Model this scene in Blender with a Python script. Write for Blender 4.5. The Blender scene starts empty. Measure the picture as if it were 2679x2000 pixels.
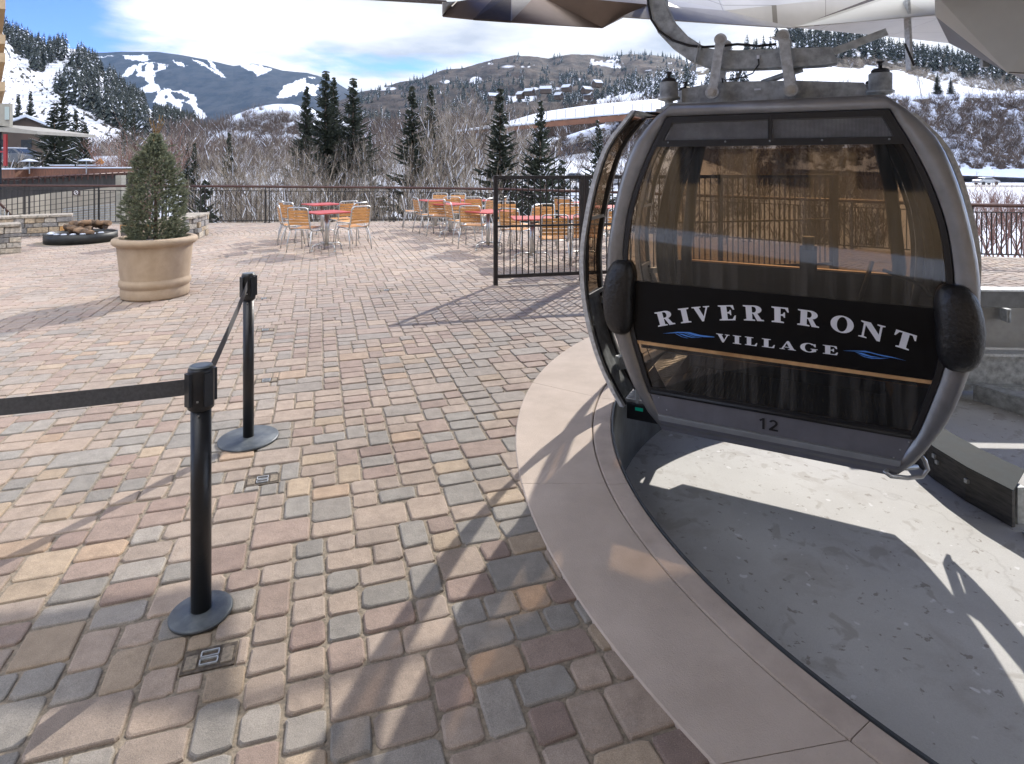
import bpy, math, random
import numpy as np
from math import sin, cos, pi, sqrt, atan2, radians
from mathutils import Vector, Matrix
SC = bpy.context.scene
COL = SC.collection
random.seed(7)
# ------------------------------------------------------------------ camera
F, CX, HY, H = 1583.0, 1339.5, 428.5, 1.665      # photo focal length, centre column, horizon row, eye height
cam = bpy.data.cameras.new("camera"); co = bpy.data.objects.new("camera", cam); COL.objects.link(co)
co.location = (0, 0, H); co.rotation_euler = (radians(90), 0, 0)
cam.sensor_width = 36; cam.lens = 36*F/2679.0; cam.shift_y = -(1000-HY)/2679.0
cam.clip_start = .05; cam.clip_end = 20000
SC.camera = co
# ------------------------------------------------------------------ light
SUN_EL, SUN_AZ = 32.5, 25.6
w = bpy.data.worlds.new("World"); SC.world = w; w.use_nodes = True
def world_nodes():
    nt = w.node_tree; nt.nodes.clear(); N = nt.nodes.new; L = nt.links.new
    out = N('ShaderNodeOutputWorld'); bg = N('ShaderNodeBackground'); bg.inputs[1].default_value = .15
    sky = N('ShaderNodeTexSky'); sky.sky_type = 'NISHITA'; sky.sun_disc = False
    sky.sun_elevation = radians(SUN_EL); sky.sun_rotation = radians(SUN_AZ); sky.altitude = 2200; sky.air_density = 1.0; sky.dust_density = .3; sky.ozone_density = 2
    tc = N('ShaderNodeTexCoord'); sp = N('ShaderNodeSeparateXYZ'); L(tc.outputs['Generated'], sp.inputs[0])
    def math_(op, a, b=None, clamp=False):
        m = N('ShaderNodeMath'); m.operation = op; m.use_clamp = clamp
        for i, v in enumerate((a, b)):
            if v is None: continue
            if isinstance(v, (int, float)): m.inputs[i].default_value = v
            else: L(v, m.inputs[i])
        return m.outputs[0]
    zz = math_('ADD', math_('MAXIMUM', sp.outputs[2], 0.0), .10)
    px = math_('DIVIDE', sp.outputs[0], zz); py = math_('DIVIDE', sp.outputs[1], zz)
    cb = N('ShaderNodeCombineXYZ'); L(px, cb.inputs[0]); L(py, cb.inputs[1])
    n1 = N('ShaderNodeTexNoise'); L(cb.outputs[0], n1.inputs['Vector']); n1.inputs['Scale'].default_value = .62; n1.inputs['Detail'].default_value = 9; n1.inputs['Roughness'].default_value = .58; n1.inputs['Distortion'].default_value = .25
    n2 = N('ShaderNodeTexNoise'); L(cb.outputs[0], n2.inputs['Vector']); n2.inputs['Scale'].default_value = .9; n2.inputs['Detail'].default_value = 6
    # azimuth bias: clear sky to the far left, solid bright cloud to the right
    az = math_('DIVIDE', sp.outputs[0], math_('MAXIMUM', sp.outputs[1], .05))
    def blob(a0, e0, sa, se, amp):
        e = sp.outputs[2]
        u = math_('DIVIDE', math_('SUBTRACT', az, a0), sa); v = math_('DIVIDE', math_('SUBTRACT', e, e0), se)
        r2 = math_('ADD', math_('MULTIPLY', u, u), math_('MULTIPLY', v, v))
        return math_('MULTIPLY', math_('POWER', 2.718, math_('MULTIPLY', r2, -1.0)), amp)
    s = n1.outputs[0]
    for bl in SKY_BLOBS: s = math_('ADD', s, blob(*bl))
    mr = N('ShaderNodeMapRange'); L(s, mr.inputs[0]); mr.inputs[1].default_value = .43; mr.inputs[2].default_value = .60; mr.interpolation_type = 'SMOOTHSTEP'
    cr = N('ShaderNodeValToRGB'); L(n2.outputs[0], cr.inputs[0])
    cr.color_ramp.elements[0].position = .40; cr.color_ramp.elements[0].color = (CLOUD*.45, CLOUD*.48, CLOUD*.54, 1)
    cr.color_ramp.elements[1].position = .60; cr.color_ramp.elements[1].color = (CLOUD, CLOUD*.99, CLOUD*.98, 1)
    # unseen clouds behind the camera brightened as added fill for shaded surfaces
    back_fill = N('ShaderNodeMapRange'); L(sp.outputs[1], back_fill.inputs[0]); back_fill.inputs[1].default_value = .35; back_fill.inputs[2].default_value = -.4; back_fill.inputs[3].default_value = 1; back_fill.inputs[4].default_value = 3.8
    cs = N('ShaderNodeMix'); cs.data_type = 'RGBA'; cs.blend_type = 'MULTIPLY'; cs.inputs[0].default_value = 1; L(cr.outputs[0], cs.inputs[6]); L(back_fill.outputs[0], cs.inputs[7])
    mx = N('ShaderNodeMix'); mx.data_type = 'RGBA'
    tint = N('ShaderNodeMix'); tint.data_type = 'RGBA'; tint.blend_type = 'MULTIPLY'; tint.inputs[0].default_value = 1; L(sky.outputs[0], tint.inputs[6]); tint.inputs[7].default_value = SKY_TINT
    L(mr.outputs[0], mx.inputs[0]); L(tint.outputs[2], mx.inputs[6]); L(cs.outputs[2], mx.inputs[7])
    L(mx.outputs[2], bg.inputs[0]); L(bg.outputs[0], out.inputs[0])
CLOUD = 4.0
SKY_TINT = (.27, .38, .66, 1)
# (x/y of the direction, sine of elevation, widths, amount)
SKY_BLOBS = [(-.82, .15, .12, .07, -.22), (-.22, .16, .22, .03, -.07), (-.42, .23, .3, .07, .2), (.35, .12, .42, .3, .35), (-.45, .10, .12, .03, .10)]
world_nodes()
sl = bpy.data.lights.new("sun", 'SUN'); sl.energy = 2.25; sl.angle = radians(.5); sl.color = (1, .94, .86)
so = bpy.data.objects.new("sun", sl); COL.objects.link(so)
SUNV = Vector((sin(radians(SUN_AZ))*cos(radians(SUN_EL)), cos(radians(SUN_AZ))*cos(radians(SUN_EL)), sin(radians(SUN_EL))))
so.rotation_euler = SUNV.to_track_quat('Z', 'Y').to_euler(); so.location = (10, 20, 30)
SC.view_settings.view_transform = 'Standard'; SC.view_settings.look = 'None'; SC.view_settings.gamma = 1
SC.view_settings.exposure = 1.3
SC.cycles.max_bounces = 8; SC.cycles.transparent_max_bounces = 24; SC.cycles.caustics_reflective = False; SC.cycles.caustics_refractive = False
SC.cycles.sample_clamp_indirect = 6
# ------------------------------------------------------------------ helpers
def G(x, y, h=0.0):            # point at height h seen at photo pixel
    Y = F*(H-h)/(y-HY); return Vector(((x-CX)/F*Y, Y, h))
def P(x, y, Y):                # point at distance Y seen at photo pixel
    return Vector(((x-CX)/F*Y, Y, H-(y-HY)/F*Y))
def PZ(x, y, z):
    Y = F*(z-H)/(HY-y); return Vector(((x-CX)/F*Y, Y, z))
def tag(o, label=None, cat=None, group=None, kind=None):
    if label: o['label'] = label
    if cat: o['category'] = cat
    if group: o['group'] = group
    if kind: o['kind'] = kind
    return o
def empty(name, loc=(0, 0, 0), rz=0.0, label=None, cat=None, group=None):
    o = bpy.data.objects.new(name, None); COL.objects.link(o); o.location = loc; o.rotation_euler = (0, 0, rz); o.empty_display_size = .1
    return tag(o, label, cat, group)
def link(name, me, parent=None):
    o = bpy.data.objects.new(name, me); COL.objects.link(o)
    if parent: o.parent = parent
    return o
def copy_tree(o, parent=None):
    c = o.copy(); COL.objects.link(c)
    if parent: c.parent = parent
    for ch in [x for x in o.children]: copy_tree(ch, c)
    return c
class MB:
    def __init__(s): s.v = []; s.f = []; s.m = []; s.sm = []; s.M = None
    def add(s, vs, fs, mi=0, smooth=False):
        n = len(s.v)
        if s.M is not None: vs = [s.M @ Vector(v) for v in vs]
        s.v += [tuple(v) for v in vs]; s.f += [tuple(i+n for i in f) for f in fs]; s.m += [mi]*len(fs); s.sm += [smooth]*len(fs)
        return s
    def box(s, c, sz, rz=0, mi=0, rot=None):
        x, y, z = [k/2 for k in sz]; R = rot if rot is not None else Matrix.Rotation(rz, 3, 'Z'); c = Vector(c)
        vs = [c+R@Vector((a*x, b*y, d*z)) for d in (-1, 1) for b in (-1, 1) for a in (-1, 1)]
        return s.add(vs, [(0, 2, 3, 1), (4, 5, 7, 6), (0, 1, 5, 4), (2, 6, 7, 3), (0, 4, 6, 2), (1, 3, 7, 5)], mi)
    def beam(s, a, b, wd, ht, mi=0, up=(0, 0, 1)):     # rectangular bar from a to b
        a = Vector(a); b = Vector(b); t = (b-a); L = t.length; t.normalize(); up = Vector(up)
        if abs(t.dot(up)) > .98: up = Vector((0, 1, 0))
        sx = t.cross(up).normalized(); uz = sx.cross(t).normalized()
        R = Matrix((t, sx, uz)).transposed()
        return s.box((a+b)/2, (L, wd, ht), mi=mi, rot=R)
    def tube(s, pts, r, n=8, mi=0, closed=False, caps=True, smooth=True):
        pts = [Vector(p) for p in pts]; k = len(pts); rs = r if isinstance(r, (list, tuple)) else [r]*k
        vs = []; prev = None
        for i, p in enumerate(pts):
            if closed: t = pts[(i+1) % k]-pts[i-1]
            else: t = pts[min(i+1, k-1)]-pts[max(i-1, 0)]
            t.normalize()
            if prev is None:
                u = t.orthogonal().normalized()
            else:
                u = prev-t*prev.dot(t)
                u = u.normalized() if u.length > 1e-6 else t.orthogonal().normalized()
            prev = u; q = t.cross(u)
            vs += [p+(u*cos(2*pi*j/n)+q*sin(2*pi*j/n))*rs[i] for j in range(n)]
        fs = []
        for i in range(k if closed else k-1):
            a = i*n; b = ((i+1) % k)*n
            fs += [(a+j, a+(j+1) % n, b+(j+1) % n, b+j) for j in range(n)]
        s.add(vs, fs, mi, smooth)
        if caps and not closed:
            n0 = len(s.v)-len(vs); s.f += [tuple(n0+j for j in reversed(range(n))), tuple(n0+(k-1)*n+j for j in range(n))]; s.m += [mi]*2; s.sm += [False]*2
        return s
    def lathe(s, prof, c=(0, 0, 0), n=32, mi=0, smooth=True, sharp=False):
        c = Vector(c); vs = []; fs = []
        for r, z in prof: vs += [c+Vector((r*cos(2*pi*j/n), r*sin(2*pi*j/n), z)) for j in range(n)]
        for i in range(len(prof)-1):
            fs += [(i*n+j, i*n+(j+1) % n, (i+1)*n+(j+1) % n, (i+1)*n+j) for j in range(n)]
        s.add(vs, fs, mi, smooth)
        n0 = len(s.v)-len(vs); s.f += [tuple(n0+j for j in reversed(range(n))), tuple(n0+(len(prof)-1)*n+j for j in range(n))]; s.m += [mi]*2; s.sm += [False]*2
        return s
    def prism(s, poly, z0, z1, mi=0, fn=None):         # poly in 2D, extruded z0..z1; fn maps (u,v,w)->3D
        fn = fn or (lambda u, v, q: Vector((u, v, q)))
        n = len(poly); vs = [fn(u, v, z0) for u, v in poly]+[fn(u, v, z1) for u, v in poly]
        fs = [tuple(reversed(range(n))), tuple(range(n, 2*n))]+[(i, (i+1) % n, n+(i+1) % n, n+i) for i in range(n)]
        return s.add(vs, fs, mi)
    def mesh(s, name, mats):
        me = bpy.data.meshes.new(name); me.from_pydata(s.v, [], s.f)
        for m in (mats if isinstance(mats, (list, tuple)) else [mats]): me.materials.append(m)
        me.polygons.foreach_set('material_index', s.m); me.polygons.foreach_set('use_smooth', s.sm); me.update()
        return me
    def build(s, name, mats, parent=None, bevel=0, seg=2):
        o = link(name, s.mesh(name, mats), parent)
        if bevel:
            b = o.modifiers.new('bevel', 'BEVEL'); b.width = bevel; b.segments = seg; b.limit_method = 'ANGLE'; b.angle_limit = radians(35)
        return o
def npmesh(name, V, Fa, mats, mi=None, smooth=False):
    """V (n,3); Fa list of integer arrays, each (k,m)"""
    me = bpy.data.meshes.new(name); me.vertices.add(len(V)); me.vertices.foreach_set('co', np.asarray(V, dtype=np.float32).ravel())
    loops = np.concatenate([f.ravel() for f in Fa]); tot = np.concatenate([np.full(len(f), f.shape[1]) for f in Fa])
    st = np.concatenate([[0], np.cumsum(tot)[:-1]])
    me.loops.add(len(loops)); me.loops.foreach_set('vertex_index', loops.astype(np.int32))
    me.polygons.add(len(tot)); me.polygons.foreach_set('loop_start', st.astype(np.int32)); me.polygons.foreach_set('loop_total', tot.astype(np.int32))
    for m in (mats if isinstance(mats, (list, tuple)) else [mats]): me.materials.append(m)
    if mi is not None: me.polygons.foreach_set('material_index', np.asarray(mi, dtype=np.int32))
    me.polygons.foreach_set('use_smooth', np.full(len(tot), smooth)); me.update(calc_edges=True); me.validate()
    return me
# ------------------------------------------------------------------ materials
def mat(name, col, rough=.6, metal=0, var=.15, scale=6, bump=0, bscale=60, col2=None, detail=4, spec=.5, lo=.35, hi=.65, coat=0, stretch=None, trans=0):
    m = bpy.data.materials.new(name); m.use_nodes = True; nt = m.node_tree; b = nt.nodes['Principled BSDF']; L = nt.links.new
    b.inputs['Roughness'].default_value = rough; b.inputs['Metallic'].default_value = metal; b.inputs['Specular IOR Level'].default_value = spec
    b.inputs['Coat Weight'].default_value = coat
    tc = nt.nodes.new('ShaderNodeTexCoord'); src = tc.outputs['Object']
    if stretch:
        mp = nt.nodes.new('ShaderNodeMapping'); mp.inputs['Scale'].default_value = stretch; L(src, mp.inputs[0]); src = mp.outputs[0]
    if var or col2:
        n = nt.nodes.new('ShaderNodeTexNoise'); n.inputs['Scale'].default_value = scale; n.inputs['Detail'].default_value = detail; n.inputs['Roughness'].default_value = .6
        L(src, n.inputs['Vector'])
        r = nt.nodes.new('ShaderNodeValToRGB'); L(n.outputs[0], r.inputs[0]); r.color_ramp.elements[0].position = lo; r.color_ramp.elements[1].position = hi
        c2 = col2 or tuple(min(1, c*(1+var)) for c in col); c1 = col if col2 else tuple(c*(1-var) for c in col)
        r.color_ramp.elements[0].color = (*c1, 1); r.color_ramp.elements[1].color = (*c2, 1); L(r.outputs[0], b.inputs['Base Color'])
        rr = nt.nodes.new('ShaderNodeMapRange'); L(n.outputs[0], rr.inputs[0]); rr.inputs[3].default_value = max(0, rough-.08); rr.inputs[4].default_value = min(1, rough+.1); L(rr.outputs[0], b.inputs['Roughness'])
    else: b.inputs['Base Color'].default_value = (*col, 1)
    if bump:
        n2 = nt.nodes.new('ShaderNodeTexNoise'); n2.inputs['Scale'].default_value = bscale; n2.inputs['Detail'].default_value = 5; L(src, n2.inputs['Vector'])
        bp = nt.nodes.new('ShaderNodeBump'); bp.inputs['Strength'].default_value = bump; bp.inputs['Distance'].default_value = .01; L(n2.outputs[0], bp.inputs['Height']); L(bp.outputs[0], b.inputs['Normal'])
    if trans:
        tr = nt.nodes.new('ShaderNodeBsdfTranslucent'); mx = nt.nodes.new('ShaderNodeMixShader'); mx.inputs[0].default_value = trans
        tr.inputs[0].default_value = (*col, 1); L(b.outputs[0], mx.inputs[1]); L(tr.outputs[0], mx.inputs[2]); L(mx.outputs[0], nt.nodes['Material Output'].inputs[0])
    return m
def glass(name, tint, refl=1.0, rough=.03, dirt_reflections=.04):
    m = bpy.data.materials.new(name); m.use_nodes = True; nt = m.node_tree; nt.nodes.clear(); N = nt.nodes.new; L = nt.links.new
    o = N('ShaderNodeOutputMaterial'); t = N('ShaderNodeBsdfTransparent'); t.inputs[0].default_value = (*tint, 1)
    g = N('ShaderNodeBsdfGlossy'); g.inputs['Roughness'].default_value = rough; g.inputs[0].default_value = (refl, refl, refl, 1)
    fr = N('ShaderNodeFresnel'); fr.inputs[0].default_value = 1.65; mx = N('ShaderNodeMixShader'); L(fr.outputs[0], mx.inputs[0]); L(t.outputs[0], mx.inputs[1]); L(g.outputs[0], mx.inputs[2])
    d = N('ShaderNodeBsdfDiffuse'); d.inputs[0].default_value = (.5, .47, .42, 1)  # diffuse streaks: dirt, plus veiling reflections put into the colour
    tc = N('ShaderNodeTexCoord'); mp = N('ShaderNodeMapping'); mp.inputs['Scale'].default_value = (26, 26, 1.6); n = N('ShaderNodeTexNoise'); n.inputs['Scale'].default_value = 1; n.inputs['Detail'].default_value = 5
    L(tc.outputs['Object'], mp.inputs[0]); L(mp.outputs[0], n.inputs['Vector'])
    mr = N('ShaderNodeMapRange'); mr.inputs[1].default_value = .45; mr.inputs[2].default_value = .75; mr.inputs[3].default_value = dirt_reflections*.4; mr.inputs[4].default_value = dirt_reflections*2.2; L(n.outputs[0], mr.inputs[0])
    m2 = N('ShaderNodeMixShader'); L(mr.outputs[0], m2.inputs[0]); L(mx.outputs[0], m2.inputs[1]); L(d.outputs[0], m2.inputs[2]); L(m2.outputs[0], o.inputs[0])
    return m
M = {}
M['black'] = mat('black_plastic', (.012, .013, .016), .38, var=.25, scale=20, bump=.06, bscale=90)
M['blackrubber'] = mat('black_rubber', (.018, .018, .02), .6, var=.3, scale=30)
M['tape'] = mat('tape', (.075, .075, .08), .75, var=.2, scale=90)
M['disc'] = mat('disc', (.085, .10, .115), .45, metal=.3, col2=(.19, .21, .22), scale=11, detail=10, bump=.1, bscale=160, lo=.45, hi=.75)
M['planter'] = mat('planter', (.37, .28, .19), .8, col2=(.44, .34, .24), scale=7, detail=10, bump=.2, bscale=140)
M['soil'] = mat('soil', (.05, .035, .025), .9, col2=(.6, .6, .62), scale=14, lo=.5, hi=.58)
M['galv'] = mat('galvanised', (.40, .42, .425), .5, metal=.35, var=.32, scale=16, detail=7, bump=.08, bscale=60)
M['galvlt'] = mat('galvanised_light', (.52, .54, .55), .42, metal=.4, var=.2, scale=30)
M['steel'] = mat('steel', (.45, .46, .47), .3, metal=.85, var=.12, scale=30)
M['paint'] = mat('silver_paint', (.24, .24, .245), .30, metal=.5, var=.14, scale=5, detail=9, coat=.3, bump=.03, bscale=30)
M['sill'] = mat('sill_paint', (.20, .20, .225), .42, metal=.45, var=.07, scale=9)
M['silllt'] = mat('sill_strip', (.36, .37, .38), .4, metal=.5, var=.08, scale=12)
M['seal'] = mat('seal', (.012, .012, .014), .45, var=.2)
M['interior'] = mat('interior', (.02, .02, .021), .6, var=.3)
M['floorrib'] = mat('ribbed_floor', (.03, .028, .024), .5, col2=(.35, .26, .10), scale=3, lo=.58, hi=.72, stretch=(30, 2, 1))
M['sunlit_trim'] = mat('sunlit_seat_trim', (.42, .22, .09), .4, metal=.1, col2=(.75, .46, .22), scale=5)  # orange carries the sunlit amber glow of the seat edges
M['amber'] = glass('amber_glass', (.30, .225, .155), 1.0, dirt_reflections=.07)
M['amber2'] = glass('amber_glass_rear', (.60, .47, .33), .8, dirt_reflections=.02)
M['white'] = mat('white_lettering', (.86, .88, .93), .5, var=.04)
M['blue'] = mat('blue_lettering', (.10, .30, .80), .5, var=.08)
M['num'] = mat('number', (.01, .01, .012), .5, var=0)
M['bronze'] = mat('bronze_rail', (.07, .035, .028), .45, metal=.3, var=.25, scale=18)
M['dkmetal'] = mat('dark_railing', (.03, .028, .028), .5, metal=.4, var=.3, scale=20)
M['gate'] = mat('gate_metal', (.028, .024, .024), .45, metal=.3, var=.3, scale=15, bump=.05)
M['alu'] = mat('chair_tube', (.52, .53, .52), .3, metal=.8, var=.12, scale=20)
M['slat'] = mat('chair_slat', (.50, .25, .085), .5, var=.28, scale=8, stretch=(1, 8, 8))
M['tablered'] = mat('table_red', (.42, .06, .05), .45, var=.12, scale=10)
M['concrete'] = mat('concrete', (.42, .39, .34), .85, var=.12, scale=3, bump=.15, bscale=50)
M['snow'] = mat('snow', (.50, .54, .61), .8, var=.05, scale=.8)
M['bark'] = mat('bark', (.11, .08, .06), .9, var=.3, scale=10)
M['needle'] = mat('needles', (.022, .030, .020), .7, col2=(.05, .06, .036), scale=2.5, trans=.15)
M['needledk'] = mat('needles_far', (.016, .024, .022), .8, col2=(.035, .045, .036), scale=.3)
M['snowneedle'] = mat('snow_on_needles', (.68, .71, .78), .8, var=.1)
M['twig'] = mat('bare_twigs', (.075, .055, .042), .85, col2=(.36, .31, .245), scale=1.1, lo=.42, hi=.6)
M['twigdk'] = mat('brown_twigs', (.060, .044, .036), .9, col2=(.125, .092, .075), scale=.2)
M['twigred'] = mat('red_twigs', (.16, .075, .06), .9, col2=(.24, .15, .12), scale=.5)
M['spruce'] = mat('blue_spruce', (.14, .17, .12), .65, col2=(.36, .37, .22), scale=12, trans=.42)
M['sprucetip'] = mat('spruce_leader', (.26, .17, .06), .7, var=.25, scale=30, trans=.2)
M['logs'] = mat('fire_logs', (.05, .035, .025), .85, col2=(.30, .19, .11), scale=6, bump=.4, bscale=20)
M['ember'] = mat('lava_rock', (.02, .018, .017), .9, var=.4, bump=.6, bscale=30)
M['brownwood'] = mat('brown_boards', (.13, .055, .03), .7, var=.3, scale=3, stretch=(6, 6, 1))
M['darkboard'] = mat('dark_boards', (.055, .05, .046), .75, var=.3, scale=2, stretch=(5, 5, .4))
M['tan'] = mat('tan_stucco', (.42, .30, .17), .85, var=.1, scale=3, bump=.1)
M['grey_st'] = mat('grey_stucco', (.30, .29, .25), .85, var=.1, scale=3)
M['redpaint'] = mat('red_paint', (.28, .02, .02), .45, var=.1)
M['winglass'] = mat('window_glass', (.03, .04, .05), .12, var=.1, metal=.2)
M['green'] = mat('green_sticker', (.0, .5, .3), .5, var=.1)
M['wallbrown'] = mat('brown_retaining_wall', (.16, .075, .045), .85, var=.2, scale=.4)
M['housewall'] = mat('house_wall', (.07, .05, .038), .8, var=.25, scale=.3)
M['carwhite'] = mat('car_white', (.55, .55, .55), .3, var=.06, coat=.4)
M['cardark'] = mat('car_dark', (.05, .055, .06), .3, var=.1, coat=.4)
M['carsilver'] = mat('car_silver', (.3, .31, .32), .3, metal=.5, var=.06)
M['tyre'] = mat('tyre', (.02, .02, .02), .8, var=.1)
# ------------------------------------------------------------------ pit and kerb geometry
CA, RM, RI = (3.5, 3.4), 3.02, 2.905       # circle of the pit edge
CB, RO = (3.74, 3.6), 3.72                 # circle of the outer edge of the kerb
PIT = -.66
def in_outer(x, y, m=0.0):
    if x < CB[0]: return (x-CB[0])**2+(y-CB[1])**2 < (RO-m)**2
    return CB[1]-RO+m < y < 6.95-m
def paver_mat(name):
    m = bpy.data.materials.new(name); m.use_nodes = True; nt = m.node_tree; b = nt.nodes['Principled BSDF']; N = nt.nodes.new; L = nt.links.new
    a = N('ShaderNodeAttribute'); a.attribute_name = 'tone'; a.attribute_type = 'GEOMETRY'
    tc = N('ShaderNodeTexCoord')
    def noise(s, d, r=.6):
        n = N('ShaderNodeTexNoise'); n.inputs['Scale'].default_value = s; n.inputs['Detail'].default_value = d; n.inputs['Roughness'].default_value = r; L(tc.outputs['Object'], n.inputs['Vector']); return n
    def ramp(n, p0, c0, p1, c1):
        r = N('ShaderNodeValToRGB'); L(n.outputs[0], r.inputs[0]); r.color_ramp.elements[0].position = p0; r.color_ramp.elements[0].color = (c0, c0, c0, 1); r.color_ramp.elements[1].position = p1; r.color_ramp.elements[1].color = (c1, c1, c1, 1); return r
    def mul(x, y):
        k = N('ShaderNodeMix'); k.data_type = 'RGBA'; k.blend_type = 'MULTIPLY'; k.inputs[0].default_value = 1; L(x, k.inputs[6]); L(y, k.inputs[7]); return k.outputs[2]
    grain = noise(330, 3); blot = noise(14, 5); big = noise(.9, 4); fine = noise(700, 1)
    c = mul(a.outputs['Color'], ramp(grain, .3, .72, .72, 1.28).outputs[0]); c = mul(c, ramp(blot, .3, .84, .7, 1.14).outputs[0]); c = mul(c, ramp(big, .3, .86, .7, 1.12).outputs[0])
    # pale aggregate specks
    sp = ramp(fine, .68, 0, .74, 1); k = N('ShaderNodeMix'); k.data_type = 'RGBA'; L(sp.outputs[0], k.inputs[0]); L(c, k.inputs[6]); k.inputs[7].default_value = (.55, .5, .44, 1)
    st = ramp(noise(3.1, 7, .7), .60, 0, .72, .5); k2 = N('ShaderNodeMix'); k2.data_type = 'RGBA'; L(st.outputs[0], k2.inputs[0]); L(k.outputs[2], k2.inputs[6]); k2.inputs[7].default_value = (.34, .30, .26, 1)
    st2 = ramp(noise(9, 8, .75), .63, 0, .70, .45); k3 = N('ShaderNodeMix'); k3.data_type = 'RGBA'; L(st2.outputs[0], k3.inputs[0]); L(k2.outputs[2], k3.inputs[6]); k3.inputs[7].default_value = (.12, .10, .085, 1)
    L(k3.outputs[2], b.inputs['Base Color']); b.inputs['Roughness'].default_value = .82
    bp = N('ShaderNodeBump'); bp.inputs['Strength'].default_value = .45; bp.inputs['Distance'].default_value = .003; L(grain.outputs[0], bp.inputs['Height'])
    bp2 = N('ShaderNodeBump'); bp2.inputs['Strength'].default_value = .5; bp2.inputs['Distance'].default_value = .012; L(blot.outputs[0], bp2.inputs['Height']); L(bp.outputs[0], bp2.inputs['Normal']); L(bp2.outputs[0], b.inputs['Normal'])
    return m
M['paver'] = paver_mat('pavers')
M['sand'] = mat('joint_sand', (.19, .16, .12), .95, col2=(.36, .30, .23), scale=60, bump=.5, bscale=300)
FIRE = Vector((-9.25, 13.0, 0)); RINGR = 4.7
SOCKETS = [(687, 1254), (697, 995), (694, 863), (690, 781), (1011, 759), (548, 1719)]
SOCK_W = [G(x, y) for x, y in SOCKETS]
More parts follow.
